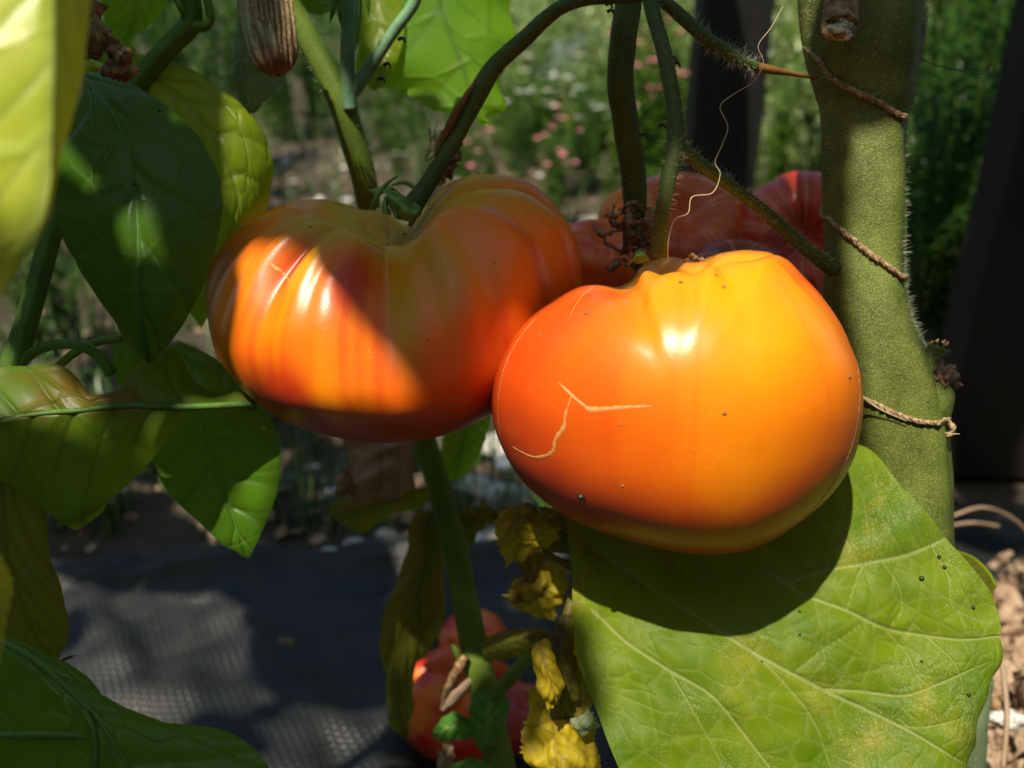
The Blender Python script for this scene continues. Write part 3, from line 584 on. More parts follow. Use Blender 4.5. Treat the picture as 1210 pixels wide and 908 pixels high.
V, F = chips(1500, (-1.0, .4), (.58, 2.6), .006, 41); tag(mesh_obj('soil_litter', V, F, M['litter'], smooth=False), 'small pale brown chips of dry litter scattered on the soil', 'litter', kind='stuff')
V, F = chips(420, (-.8, 1.0), (1.6, 3.2), .008, 42); tag(mesh_obj('gravel', V, F, M['stone'], smooth=False), 'pale gravel scattered between the far plants', 'gravel', kind='stuff')
sr = random.Random(9)
def stone(px, py, rp, mat, lab, grp, seed):
    p = GND(px, py); d = (p - CP) @ FW; r = rp / FPX * d; p[2] = soil_z(np.array([p[0]]), np.array([p[1]]))[0] + r * .35
    tag(bead('stone', p, r, mat, None, (sr.uniform(.9, 1.4), sr.uniform(.8, 1.1), sr.uniform(.5, .75)), seed, (10, 14), .16), lab, 'stone', grp)
for i, (px, py, rp, m) in enumerate([(590, 520, 24, 0), (565, 560, 20, 0), (600, 570, 26, 0), (588, 612, 20, 0), (548, 545, 14, 1), (545, 600, 22, 1), (615, 625, 18, 0), (520, 590, 18, 1), (575, 590, 14, 0), (440, 640, 14, 0), (455, 615, 12, 0), (478, 628, 16, 0), (418, 628, 10, 0), (390, 560, 9, 2), (365, 520, 8, 0), (345, 545, 8, 2), (430, 600, 11, 2), (500, 560, 16, 1), (600, 540, 16, 2), (640, 600, 22, 0), (560, 630, 16, 2), (388, 638, 9, 0), (470, 590, 14, 1), (540, 515, 14, 0), (620, 500, 20, 0)]):
    mt = ('stone', 'stone_warm', 'stone_grey')[m]
    stone(px, py, rp, M[mt], {'stone': 'pale stone on the soil', 'stone_warm': 'terracotta brown stone on the soil', 'stone_grey': 'small grey stone on the soil'}[mt].replace('stone on', ('large ' if rp > 19 else 'small ' if rp < 13 else 'middling ') * (m != 2) + 'stone on') + (', left of the dead leaf' if px < 410 else ', under the dead leaf' if px < 485 else ', beside the green stem' if px < 555 else ', right of the green stem' if px < 592 else ', against the right tomato') + (', upper row' if py < 560 else ', lower row' if py > 610 else ''), mt.replace('stone', 'stones on the soil ') , 60 + i)
tag(bead('boulder', (at(676, 2.75), 2.6, .12), .13, M['stone_grey'], None, (1, .8, .9), 99, (14, 18), .15), 'blue grey boulder among pale plants in the background', 'boulder')
# ================================================================== THE TWO BIG TOMATOES
YG, OR, RD, DR, AM = (.55, .31, .010), (.84, .19, .005), (.66, .050, .007), (.45, .025, .007), (.89, .265, .004)
def col1(th, ph, q, fd):
    a = (np.degrees(th) + 360) % 360; n = vnoise(np.stack([np.cos(th) * 5, np.sin(th) * 5, q[:, 2] * .8], 1), 4); n2 = vnoise(q * 2.2, 8)
    st = vnoise(np.stack([np.cos(th) * 16, np.sin(th) * 16, q[:, 2] * .5], 1), 5)
    t = np.degrees(ph)
    c = lerp(YG, OR, (t - 22 - 14 * n2 - 10 * n) / 30); c = c + (np.array(RD) - c) * np.clip((t - 68 - 16 * n2) / 50, 0, .85)[:, None]
    c = c + (np.array(RD) - c) * (np.clip(st * .9 + n * .5 - .25, 0, 1) * np.clip((t - 22) / 30, 0, 1) * .75)[:, None]
    def patch(a0, wa, t0, wt): return np.exp(-(((a - a0 + 180) % 360 - 180) / wa) ** 2 - ((t - t0) / wt) ** 2)
    c = c + (np.array(DR) - c) * (np.clip(1.3 * patch(243, 10, 98, 17) + patch(262, 8, 50, 14) + .8 * patch(234, 5, 48, 10), 0, .8))[:, None]
    c = c + (np.array(AM) - c) * np.clip(patch(215, 9, 75, 20) + patch(257, 4, 95, 22) + .6 * patch(240, 8, 70, 10), 0, .8)[:, None]
    c = c + (np.array(YG) - c) * np.clip(patch(242, 4, 45, 14) + patch(281, 5, 62, 16) + .7 * patch(300, 16, 50, 14), 0, .75)[:, None]
    return c
O1 = [(478, 267), (498, 252), (516, 226), (545, 209), (582, 205), (622, 213), (652, 237), (676, 272), (687, 312), (686, 360), (668, 415), (630, 460), (575, 494), (520, 516), (460, 524), (400, 518), (340, 500), (290, 465), (256, 420), (243, 362), (246, 322), (262, 290), (300, 256), (345, 238), (388, 235), (415, 243), (432, 248), (452, 246), (466, 256)]
T1, T1f, B1 = tomato('tomato', 'large ribbed orange tomato with green calyx, left of the smooth cracked one', (465, 372), 27.2, 221, O1,
    [(-84, 19, .34), (-126, 8, .17), (-110, 6, .05), (-50, 10, .10), (-67, 6, .05), (-160, 12, .08), (-25, 10, .07), (10, 12, .14), (50, 12, .12), (95, 14, .14), (140, 12, .12), (-143, 5, .05)], col1, M['tomato_skin'], tilt=(3, 0), seed=3)
def col2(th, ph, q, fd):
    a = (np.degrees(th) + 360) % 360; n = vnoise(np.stack([np.cos(th) * 4, np.sin(th) * 4, q[:, 2] * .8], 1), 14); n2 = vnoise(q * 1.8, 18)
    st = vnoise(np.stack([np.cos(th) * 20, np.sin(th) * 20, q[:, 2] * .4], 1), 15); t = np.degrees(ph)
    def side(a0, wa): return np.clip(1 - np.abs((a - a0 + 180) % 360 - 180) / wa, 0, 1)
    c = lerp((.92, .33, .004), OR, (t - 52 - 10 * n2 + .35 * np.abs(((a - 285 + 180) % 360) - 180)) / 48)
    c = c + (np.array(RD) - c) * np.clip((t - 88 - 8 * n2 - 6 * n) / 26, 0, .97)[:, None]; c = c + (np.array((.82, .07, .006)) - c) * np.clip((t - 108) / 20, 0, .8)[:, None]
    c = c + (np.array(RD) - c) * np.clip(((262 - a + 8 * n) / 58), 0, .8)[:, None] * ((a > 150) & (a < 266))[:, None]
    c = c + (np.array(RD) - c) * np.clip(((a - 318 + 8 * n2) / 25), 0, .8)[:, None]
    c = c + (np.array(RD) - c) * (np.clip(st - .35, 0, 1) * .15)[:, None]
    c = c + (np.array(YG) - c) * np.clip(1 - (t - 8) / 26, 0, .45)[:, None]
    return c
O2 = [(730, 339), (745, 332), (757, 315), (776, 306), (798, 304), (822, 309), (842, 301), (873, 295), (904, 297), (930, 307), (950, 327), (971, 350), (992, 380), (1006, 410), (1016, 438), (1020, 470), (1018, 505), (1008, 545), (987, 580), (956, 610), (921, 634), (886, 650), (846, 656), (802, 653), (758, 643), (714, 630), (679, 616), (648, 597), (617, 569), (595, 534), (583, 500), (580, 464), (586, 433), (604, 399), (626, 374), (652, 356), (683, 339), (710, 336)]
T2, T2f, B2 = tomato('tomato', 'large glossy orange tomato with a pale branching scar, nearest to the thick stem', (800, 478), 24.2, 220, O2,
    [(-83, 8, .06), (-117, 9, .07), (-140, 6, .04), (-30, 9, .05), (-157, 8, .05), (15, 14, .10), (60, 12, .1), (110, 14, .1), (160, 14, .08)], col2, M['tomato_skin'], tilt=(-13, 0), seed=9, squash=.86, dimple=.3, gr=(64, 44), lumpy=.008, pw=.95, zx=.84, shear=-.1)
ribbon('scar', B2, [(634, 375), (612, 402), (597, 432), (589, 470), (590, 508), (601, 545), (620, 572), (646, 598)], [1.5, 3, 3.5, 3, 3, 3, 3.5, 2], M['scar'], T2, 90, .35, seed=1)
ribbon('scar', B2, [(660, 452), (672, 464), (688, 478), (700, 484), (735, 482), (773, 480)], [1, 6, 6, 11, 7, 1], M['scar_pale'], T2, 60, .15, seed=2)
ribbon('scar', B2, [(676, 466), (668, 490), (666, 505), (656, 520), (652, 535), (634, 541), (617, 535), (606, 528)], [3, 5, 9, 7, 9, 6, 4, 1.5], M['scar_pale'], T2, 70, .3, seed=3)
ribbon('scar', B2, [(1013, 430), (1016, 470), (1010, 515), (996, 552), (975, 585), (950, 612)], [1, 2, 2, 2, 2.5, 2], M['scar'], T2, 70, .3, seed=4)
ribbon('scar', B2, [(705, 337), (692, 346), (682, 358), (674, 372)], [1, 1.5, 1.2, .5], M['scar_pale'], T2, 40, .3, seed=5)
for i, (x, y, r) in enumerate([(687, 587, 5), (856, 488, 2.2), (804, 334, 2.4), (855, 339, 2.6), (846, 325, 2), (638, 397, 2), (693, 371, 2.4), (1003, 445, 2.5), (734, 502, 1.5), (736, 574, 1.4)]):
    p, nn = surf(B2, x, y)
    if p is not None: bead('blemish', p, r * .24 / FPX, M['speck'] if i in (0,) else M['bark'], T2, (1, 1, .6), i, (5, 7), .25)
for i, (x, y, r) in enumerate([(478, 277, 2), (366, 268, 1.6), (505, 402, 1.4), (330, 268, 1.4), (585, 312, 1.6)]):
    p, nn = surf(B1, x, y)
    if p is not None: bead('blemish', p, r * .24 / FPX, M['bark'], T1, (1, 1, .6), i, (5, 7), .25)
ribbon('scar', B1, [(316, 308), (326, 317), (334, 322), (344, 335)], [2, 7, 6, 1], M['scar_pale'], T1, 30, .4, seed=7)
ribbon('scar', B1, [(592, 304), (587, 314), (594, 322), (590, 330), (598, 334)], [1.5, 2.5, 2, 2.5, 1], M['scar_pale'], T1, 30, .4, seed=8)
# calyx of the left tomato
for i, (rows, ms) in enumerate([
    ([((470, 240, 26.3), (478, 236, 26.0), (490, 243, 26.2)), ((462, 250, 25.8), (470, 246, 25.3), (487, 252, 25.5)), ((456, 226, 25.8), (466, 228, 25.2), (488, 238, 25.3)), ], 0),
    ([((484, 236, 26.0), (474, 229, 25.6), (465, 226, 25.9)), ((482, 244, 25.2), (468, 236, 24.9), (455, 227, 25.5)), ((488, 252, 25.0), (478, 248, 24.6), (464, 242, 25.0)), ((487, 262, 25.1), (481, 262, 24.8), (474, 259, 25.1))], 0),
    ([((494, 238, 26.2), (488, 240, 25.6), (480, 238, 25.8)), ((497, 248, 25.6), (491, 252, 25.1), (484, 250, 25.3)), ((493, 258, 25.6), (488, 262, 25.2), (483, 261, 25.4)), ((487, 268, 25.6), (484, 268, 25.5), (482, 267, 25.6))], 0),
    ([((462, 232, 26.0), (458, 231, 25.8), (454, 233, 26.0)), ((459, 243, 25.4), (455, 242, 25.2), (451, 243, 25.4)), ((463, 254, 25.4), (457, 254, 25.1), (452, 252, 25.4))], 0),
    ([((472, 240, 25.8), (467, 241, 25.6), (463, 242, 25.8)), ((474, 249, 25.4), (468, 250, 25.1), (463, 250, 25.4)), ((476, 260, 25.4), (471, 260, 25.1), (467, 258, 25.3))], 0),
    ([((478, 234, 26.6), (474, 230, 26.5), (470, 226, 26.6)), ((462, 226, 26.8), (460, 221, 26.8), (455, 219, 26.9)), ((446, 232, 26.6), (443, 228, 26.6), (438, 224, 26.7)), ((433, 223, 26.4), (432, 221, 26.4), (431, 220, 26.4))], 0),
    ]):
    o, G = leaf([r[::1] for r in rows], M['calyx'], T1, 'sepal', nu=26, nv=9, crease=.2, nveins=3, puff=.0002, groove=.0002, seed=i)
tube('sepal', [(441, 247, 26.0, 3.5), (444, 236, 25.8, 3.2), (451, 224, 25.8, 2.6), (461, 214, 26, 2.2), (469, 209, 26.2, 1.6)], M['calyx'], T1, 8, 24)
tube('sepal', [(500, 238, 28, 3), (492, 224, 28, 3), (478, 216, 28, 2.6), (462, 219, 28, 1.4)], M['calyx'], T1, 8, 24)
# ---- tomatoes behind
def colr(a, b, s):
    def f(th, ph, q, fd):
        n = vnoise(q * 2, s); st = vnoise(np.stack([np.cos(th) * 9, np.sin(th) * 9, q[:, 2] * .5], 1), s + 1); c = lerp(a, b, .5 + n * .5 + st * .3); st2 = vnoise(np.stack([np.cos(th) * 14, np.sin(th) * 14, q[:, 2]], 1), s + 7); return c + (np.array((.85, .45, .25)) - c) * (np.clip(st2 - .35, 0, 1) * .55)[:, None]
    return f
FR = [(k * 51 + 8 * math.sin(k * 3), 14, .03 + .01 * math.sin(k * 5)) for k in range(7)]
tomato('tomato', 'small orange red tomato half hidden behind the gap between the two large tomatoes', (708, 312), 33.5, 60, None, FR, colr((.72, .14, .015), (.60, .05, .015), 3), M['tomato_dull'], 'tomatoes', 90, 60, seed=5, tilt=(20, 10))
tomato('tomato', 'dull orange red tomato with purple sheen, directly behind the two thin stalks', (800, 290), 38, 92, None, FR, colr((.62, .12, .02), (.48, .06, .02), 4), M['tomato_dull'], 'tomatoes', 110, 70, seed=6, tilt=(35, 0))
tomato('tomato', 'deeply ribbed red tomato behind the left edge of the thick stem', (948, 296), 37, 92, None, [(k * 36 + 20, 8, .035) for k in range(10)], colr((.58, .045, .018), (.40, .025, .018), 5), M['tomato_dull'], 'tomatoes', 110, 70, seed=7, tilt=(60, -30))
tomato('tomato', 'dull dark red tomato just showing above the glossy orange one', (870, 345), 34, 74, None, FR, colr((.30, .04, .02), (.22, .03, .02), 6), M['tomato_dull'], 'tomatoes', 90, 60, seed=8, tilt=(10, 0))
tomato('tomato', 'small orange tomato lobe beside the dry brown calyx', (742, 255), 35, 36, None, FR, colr((.80, .28, .03), (.7, .16, .02), 7), M['tomato_dull'], 'tomatoes', 80, 50, seed=9, tilt=(30, -20))
def colf(th, ph, q, fd):
    n = vnoise(q * 2.4, 31); return lerp((.90, .20, .02), (.72, .03, .015), .5 + 1.0 * n)
ft, ff, BF = tomato('tomato', 'overripe split red tomato lying on the black fabric behind the green stem', (548, 835), 49, 80, None, [(k * 60 + 15 + 9 * math.sin(k * 4), 7, .30 + .14 * math.sin(k * 2)) for k in range(6)], colf, M['tomato_skin'], 'tomatoes', 140, 90, seed=13, tilt=(-25, 15), dimple=.5)
bead('split_flesh', W(548, 790, 47.5), .016, M['tomato_dull'], ft, (1.2, .8, .7), 5, (12, 16), .3).data.color_attributes.new('col', 'FLOAT_COLOR', 'POINT')
for me_o in ft.children:
    if me_o.name.startswith('split_flesh'):
        a = me_o.data.color_attributes['col'].data; a.foreach_set('color', np.tile([.85, .12, .04, 1], len(a)).astype(np.float32))
ft2, _, _ = tomato('tomato', 'smaller red tomato behind the split one on the black fabric', (560, 758), 56, 42, None, FR, colf, M['tomato_dull'], 'tomatoes', 80, 50, seed=14)
ft3, _, _ = tomato('tomato', 'red tomato right of the green stem at the bottom of the picture', (622, 850), 47, 44, None, FR, colr((.5, .03, .04), (.4, .02, .03), 12), M['tomato_dull'], 'tomatoes', 80, 50, seed=15)
# ================================================================== THE TOMATO PLANT ON THE RIGHT
gp = GND(1085, 1040)
TP = thing('tomato_plant', 'tomato plant with the thick hairy stem tied with twine at the right', 'plant', (W(1085, 800, 28)[0], W(1085, 800, 28)[1], 0))
ms_pts = [(1020, -420, 26, 62), (1020, -200, 26, 66), (1020, -60, 26, 70), (1021, 0, 26, 70), (1023, 60, 26, 63), (1024, 110, 26.1, 53), (1022, 150, 26.2, 46), (1023, 250, 26.4, 45.5), (1022, 320, 26.6, 45), (1028, 390, 26.8, 50), (1046, 445, 27, 56), (1062, 500, 27.1, 54), (1070, 560, 27.3, 52), (1074, 640, 27.6, 50), (1080, 740, 28.5, 50), (1090, 900, 31, 48), (1100, 1080, 35, 50), (1104, 1200, 38, 54)]
q = catmull(ms_pts, 260); C = W(q[:, 0], q[:, 1], q[:, 2]); rad = q[:, 3] * q[:, 2] / 100 / FPX
# let the foot reach the soil
k = np.argmax(C[:, 2] < .0); C, rad = (C[:k + 1], rad[:k + 1]) if k > 0 else (np.vstack([C, [C[-1][0], C[-1][1], -.01]]), np.r_[rad, rad[-1]])
V, F = tube_data(C, rad, 56, ridges=5, ramp=.06, noise=.035, seed=2, cap=False)
mesh_obj('main_stem', V, F, M['stem_main'], TP); BS = BVHTree.FromPolygons([tuple(v) for v in V.tolist()], F.tolist())
hair_part(C[:150], rad[:150], 5200, .0030, M['hair'], TP)
tube('cut_shoot', [(1000, -60, 24.6, 26), (996, -20, 24.2, 23), (993, 12, 23.9, 20), (992, 32, 23.7, 19)], M['bark'], TP, 20, 30, ridges=7, ramp=.06, noise=.08)
for i in range(13):
    a = i / 13 * 6.283; tube('bark_shred', [(992 + 19 * math.cos(a), 28 + 9 * math.sin(a), 23.7 - .2 * math.sin(a), 4), (992 + 17 * math.cos(a + .3), 38 + 6 * math.sin(a), 23.5, 3.4), (992 + 12 * math.cos(a + .5), 42 + 4 * math.sin(a), 23.5, 1.5)], M['bark'], TP, 6, 8)
bead('pith', W(993, 36, 23.6), .0031, M['pith'], TP, (1.1, .8, .9), 3, (12, 16), .35)
bead('pith', W(999, 42, 23.5), .0016, M['pith'], TP, (1.1, .8, .8), 8, (9, 12), .4)
# axil node and stub on the right side
bead('stem_node', W(1098, 482, 26.6), .0066, M['stem_main'], TP, (1, 1, 1.35), 12, (16, 22), .10)
_, c_, r_ = tube('side_shoot', [(1068, 470, 26.4, 20), (1085, 448, 26.2, 15), (1098, 428, 26.1, 10.5), (1108, 409, 26.0, 11)], M['stem_main'], TP, 18, 30, noise=.05)
hair_part(c_, r_, 260, .0035, M['hair'], TP)
for i in range(7): a = i * .9; tube('bark_shred', [(1108 + 9 * math.cos(a), 409 + 4 * math.sin(a), 26 - .2 * math.sin(a), 2.4), (1111 + 10 * math.cos(a), 404 + 3 * math.sin(a), 26 - .2 * math.sin(a), 1)], M['bark'], TP, 6, 6)
leaf([((1100, 440, 26.4), (1108, 433, 26.2), (1114, 430, 26.5)), ((1106, 452, 26.1), (1117, 442, 25.8), (1126, 432, 26.2)), ((1113, 456, 26.3), (1124, 450, 26.0), (1133, 440, 26.4)), ((1126, 458, 26.5), (1130, 457, 26.5), (1134, 455, 26.6))], M['leaf_dead'], TP, 'dried_leaf', 24, 15, crumple=.0012, cfreq=3, seed=4)
# stalks of the trusses
HM = dict(hairs=0)
def stalk(name, pts, mat, hairs, hl=.0028, parent=None, **kw):
    o, c, r = tube(name, pts, M[mat], parent or TP, 16, 60, noise=.035, **kw)
    if hairs: hair_part(c, r, hairs, hl, M['hair'], parent or TP)
    return c, r
stalk('fruit_stalk', [(742, -60, 26, 15), (744, -10, 26.3, 16), (737, 45, 26.6, 16), (733, 95, 27, 16), (740, 150, 27.6, 15.5), (748, 205, 28.3, 15), (750, 250, 29, 14), (750, 290, 29.6, 15)], 'stem_dark', 300)
stalk('fruit_stalk', [(764, -60, 24, 9), (768, 0, 23.8, 9), (784, 60, 23.4, 9), (796, 125, 23, 9.5), (798, 170, 22.8, 11), (790, 210, 22.8, 9.5), (782, 255, 23, 9), (777, 303, 23.4, 9.5)], 'stem_dark', 700)
stalk('fruit_stalk', [(796, 165, 22.9, 7), (822, 190, 23.1, 8), (862, 219, 23.7, 7.5), (905, 252, 24.4, 7.5), (950, 292, 25.2, 8), (985, 318, 26, 10)], 'stem_dark', 700)
stalk('fruit_stalk', [(772, -8, 24, 7), (800, 15, 24, 8), (835, 46, 24.1, 8), (868, 68, 24.3, 7.5), (893, 80, 24.5, 6.5)], 'stem_dark', 600, .0036)
tube('withered_tip', [(890, 79, 24.5, 6.3), (912, 83, 24.6, 5), (935, 87, 24.8, 3.2), (966, 93, 25, 1.6)], M['stem_orange'], TP, 10, 30)
stalk('fruit_stalk', [(790, -6, 24.5, 5), (740, -2, 25, 6), (690, 0, 25.3, 7.5), (655, 14, 25.5, 8.5), (615, 50, 25.7, 10), (585, 78, 25.9, 10.5), (565, 110, 26, 12), (545, 150, 26.1, 10), (520, 195, 26.1, 10), (500, 226, 26.1, 11), (484, 248, 26.0, 14)], 'stem_dark', 420, .0016)
tube('withered_stipule', [(566, 92, 25.8, 2), (548, 118, 25.7, 4), (534, 142, 25.8, 5), (522, 165, 26, 4), (514, 185, 26, 2)], M['stem_orange'], TP, 8, 30, noise=.15)
for i, (x, y, a) in enumerate([(792, 70, 0), (796, 76, 1), (585, 82, 2), (718, 14, 0), (716, 6, 1), (757, 160, 0), (779, 149, 1), (454, 77, 2), (447, 94, 1), (471, 47, 0)]):
    tube('dead_bud', [(x, y, 23.6 + (x < 760) * 2.2, 2.2), (x + 5, y - 2, 23.5 + (x < 760) * 2.2, 1.8), (x + 8, y + 4, 23.5 + (x < 760) * 2.2, 1)], M['speck'], TP, 6, 8)
# dry calyx on the thick stalk
rc = random.Random(4)
for i in range(30):
    a = rc.uniform(0, 6.28); x0, y0 = 750 + rc.uniform(-22, 20), 275 + rc.uniform(-30, 36); l = rc.uniform(14, 46)
    x1, y1 = x0 + l * .5 * math.cos(a), y0 + abs(l * .5 * math.sin(a)) * rc.choice([-1, 1]); x2, y2 = x1 + l * .4 * math.cos(a + 1.2), y1 + l * .4 * math.sin(a + 1.2)
    d = 28.2 + rc.uniform(-.6, .6); w = rc.uniform(2.5, 6)
    leaf([((x0 - w, y0, d), (x0, y0, d - .2), (x0 + w, y0, d)), ((x1 - w, y1 + w * .5, d - .4), (x1, y1, d - .6), (x1 + w, y1 - w * .4, d - .3)), ((x2 - 1, y2, d - .2), (x2, y2, d - .3), (x2 + 1, y2, d - .2))], M['leaf_dead' if i % 3 else 'bark'], TP, 'dry_sepal', 14, 7, crumple=.0006, cfreq=4, seed=i)
leaf([((742, 318, 23.6), (748, 302, 23.3), (756, 293, 23.6)), ((744, 308, 23.3), (754, 302, 23.1), (764, 300, 23.3)), ((752, 312, 23.4), (760, 312, 23.3), (768, 308, 23.5))], M['stem_light'], TP, 'sepal', 12, 7)
for i in range(9):
    x0, y0 = 520 + rc.uniform(-20, 26), 172 + rc.uniform(-22, 24); tube('dry_tendril', [(x0, y0, 29, 1), (x0 + rc.uniform(-18, 18), y0 + rc.uniform(-14, 14), 29, .9), (x0 + rc.uniform(-20, 20), y0 + rc.uniform(-16, 16), 29.2, .8), (x0 + rc.uniform(-22, 22), y0 + rc.uniform(-16, 16), 29, .5)], M['bark'], TP, 5, 16)
leaf([((505, 205, 29.5), (515, 190, 29.3), (520, 175, 29.5)), ((520, 215, 29.3), (532, 195, 29), (540, 165, 29.4)), ((535, 205, 29.5), (543, 190, 29.4), (548, 170, 29.6))], M['bark'], TP, 'dried_leaf', 20, 13, crumple=.0015, cfreq=3, seed=14)
# the great leaf under the right-hand tomato
HV = [[(700, 650, 4.2), (745, 680), (790, 710), (880, 765), (973, 815), (1060, 856), (1135, 900)], [(820, 690, 3), (900, 676), (946, 700), (1000, 722), (1045, 742), (1094, 751), (1140, 756), (1182, 752)],
      [(700, 720, 3), (740, 760), (790, 792), (840, 822), (875, 862), (915, 915)], [(930, 690, 2.5), (960, 678), (1010, 669), (1067, 657), (1110, 640), (1130, 628)], [(973, 815, 2.2), (1020, 818), (1070, 822), (1110, 808), (1150, 790)],
      [(1094, 751, 1.6), (1120, 775), (1135, 800), (1140, 830)], [(1045, 742, 1.6), (1070, 770), (1085, 800), (1100, 812)], [(880, 765, 2.0), (920, 800), (960, 850), (985, 915)], [(1040, 662, 1.4), (1060, 690), (1065, 720), (1050, 742)],
      [(1100, 644, 1.4), (1120, 680), (1125, 715), (1160, 735)], [(790, 792, 1.6), (830, 860), (860, 915)], [(1000, 722, 1.5), (1010, 690), (1020, 668)], [(940, 793, 1.4), (970, 770), (1000, 750), (1020, 735)], [(1060, 856, 1.6), (1090, 860), (1135, 850)]]
rows = [((668, 612, 28.0), (672, 640, 27.6), (676, 668, 27.0)), ((790, 560, 29.2), (738, 650, 27.0), (676, 720, 25.8)), ((920, 545, 28.6), (800, 690, 25.6), (682, 770, 24.9)), ((1016, 530, 26.8), (880, 735, 24.5), (705, 838, 24.2)), ((1070, 583, 25.2), (950, 790, 23.9), (742, 930, 23.4)), ((1122, 640, 24.4), (1015, 835, 23.7), (800, 1020, 22.8)), ((1172, 700, 24.0), (1070, 870, 23.2), (880, 1090, 22.4)), ((1181, 746, 23.8), (1105, 895, 22.9), (960, 1110, 22.2)), ((1162, 800, 23.6), (1130, 915, 22.8), (1030, 1100, 22.2)), ((1140, 850, 23.4), (1138, 930, 22.8), (1080, 1070, 22.3)), ((1132, 905, 23.2), (1134, 960, 22.9), (1118, 1020, 22.6))]
_, GH = leaf(rows, M['leaf_hero'], TP, 'leaf', nu=330, nv=300, crease=.15, groove=.0007, puff=.0008, wave=.002, wfreq=2.5, crumple=.0010, cfreq=.22, pxveins=HV, cells=110, seed=2, label='large bright green leaf with netted veins under the right tomato')
tube('petiole', [(1072, 560, 28.0, 9), (900, 590, 29.2, 9), (760, 612, 29.3, 9), (690, 632, 28.9, 8), (668, 645, 28.6, 6)], M['stem_light'], TP, 12, 30)
# curled leaf edge beyond it
leaf([((1120, 652, 29), (1124, 650, 29.2), (1128, 650, 29.6)), ((1140, 690, 28.8), (1145, 672, 29.2), (1150, 658, 29.8)), ((1160, 708, 28.8), (1165, 690, 29.2), (1168, 676, 29.6)), ((1172, 710, 29), (1175, 700, 29.2), (1177, 694, 29.4))], M['leaf_olive'], TP, 'leaf', 30, 15, crease=.6)
tube('leaf_rim', [(1128, 651, 29.5, 1.6), (1150, 660, 29.7, 2), (1168, 677, 29.5, 2), (1177, 694, 29.3, 1.4)], M['leaf_yellow'], TP, 8, 20)
_, c_, r_ = tube('hairy_shoot', [(1160, 800, 30, 14), (1150, 850, 30, 16), (1146, 900, 30.5, 17), (1142, 960, 32, 17)], M['leaf_grey'], TP, 16, 30, noise=.08)
hair_part(c_, r_, 500, .002, M['hair'], TP)
# withered leaves hanging at the bottom
stalk('petiole', [(700, 632, 28.8, 9), (690, 655, 28.4, 9), (682, 690, 28, 8), (672, 725, 27.6, 7), (660, 755, 27.2, 6), (652, 790, 26.8, 4)], 'leaf_wiltolive', 200, .0015)
tube('petiole', [(684, 672, 28.2, 5), (668, 666, 28.0, 4.5), (652, 658, 27.8, 4), (640, 650, 27.8, 3)], M['leaf_wiltolive'], TP, 10, 20)
wl = dict(nu=50, nv=31, crease=.1, nveins=5, cfreq=.55)
leaf([((586, 606, 29), (612, 596, 28.6), (640, 606, 28.8)), ((585, 628, 28.6), (612, 625, 28), (655, 618, 28.4)), ((590, 652, 28.4), (618, 645, 27.8), (658, 636, 28.2)), ((600, 671, 28.4), (608, 664, 28.2), (650, 650, 28.4))], M['leaf_wilt'], TP, 'wilted_leaf', crumple=.0016, seed=21, jag=.0008, **wl)
leaf([((640, 600, 29.5), (665, 605, 29.2), (700, 612, 29.4)), ((638, 630, 29.2), (665, 632, 28.8), (690, 640, 29.2)), ((650, 655, 29.2), (668, 655, 28.8), (684, 660, 29))], M['leaf_wiltolive'], TP, 'wilted_leaf', crumple=.002, seed=22, **wl)
leaf([((618, 655, 30), (640, 650, 29.6), (668, 668, 29.8)), ((606, 690, 29.8), (635, 690, 29), (668, 695, 29.4)), ((600, 704, 29.6), (635, 712, 29.1), (664, 715, 29.4)), ((618, 722, 29.6), (640, 730, 29.3), (658, 736, 29.4))], M['leaf_wilt'], TP, 'wilted_leaf', crumple=.002, seed=23, jag=.001, **wl)
leaf([((668, 735, 27.4), (670, 730, 27.2), (676, 728, 27.4)), ((648, 768, 27.2), (662, 772, 26.6), (682, 760, 27)), ((640, 810, 27.2), (662, 815, 26.3), (690, 800, 26.8)), ((642, 846, 27), (668, 850, 26.5), (700, 836, 26.9)), ((655, 852, 27), (672, 860, 26.8), (690, 848, 27))], M['leaf_wiltolive'], TP, 'wilted_leaf', crumple=.002, seed=24, **wl)
leaf([((630, 764, 25.8), (638, 757, 25.6), (646, 756, 25.8)), ((632, 790, 25.5), (645, 788, 25.1), (656, 780, 25.5)), ((640, 820, 25.3), (654, 815, 25.1), (664, 808, 25.4)), ((648, 838, 25.4), (656, 836, 25.3), (662, 830, 25.5))], M['leaf_wilt'], TP, 'wilted_leaf', crumple=.0008, seed=25, label='bright yellow sunlit strip of withered leaf', **wl)
leaf([((676, 735, 27.6), (690, 735, 27.5), (706, 745, 27.8)), ((676, 775, 27.2), (696, 775, 26.8), (716, 768, 27.2)), ((684, 808, 27), (702, 806, 26.7), (714, 800, 27)), ((700, 826, 27.1), (707, 824, 27), (712, 818, 27.2))], M['leaf_wilt'], TP, 'wilted_leaf', crumple=.0016, seed=26, jag=.0008, **wl)
leaf([((628, 812, 27.6), (650, 830, 27.2), (672, 846, 27.4)), ((624, 850, 27.2), (655, 860, 26.6), (700, 868, 27)), ((622, 890, 27), (658, 905, 26.3), (708, 905, 26.8)), ((640, 950, 27), (665, 960, 26.6), (700, 950, 27))], M['leaf_wilt'], TP, 'wilted_leaf', crumple=.002, seed=27, jag=.0006, **wl)
leaf([((672, 850, 26.4), (688, 842, 26.2), (698, 832, 26.4)), ((680, 864, 26.2), (694, 856, 25.9), (706, 850, 26.2)), ((688, 872, 26.3), (698, 866, 26.1), (712, 860, 26.3))], M['leaf_grey'], TP, 'wilted_leaf', crumple=.0008, seed=28, jag=.0005, **wl)
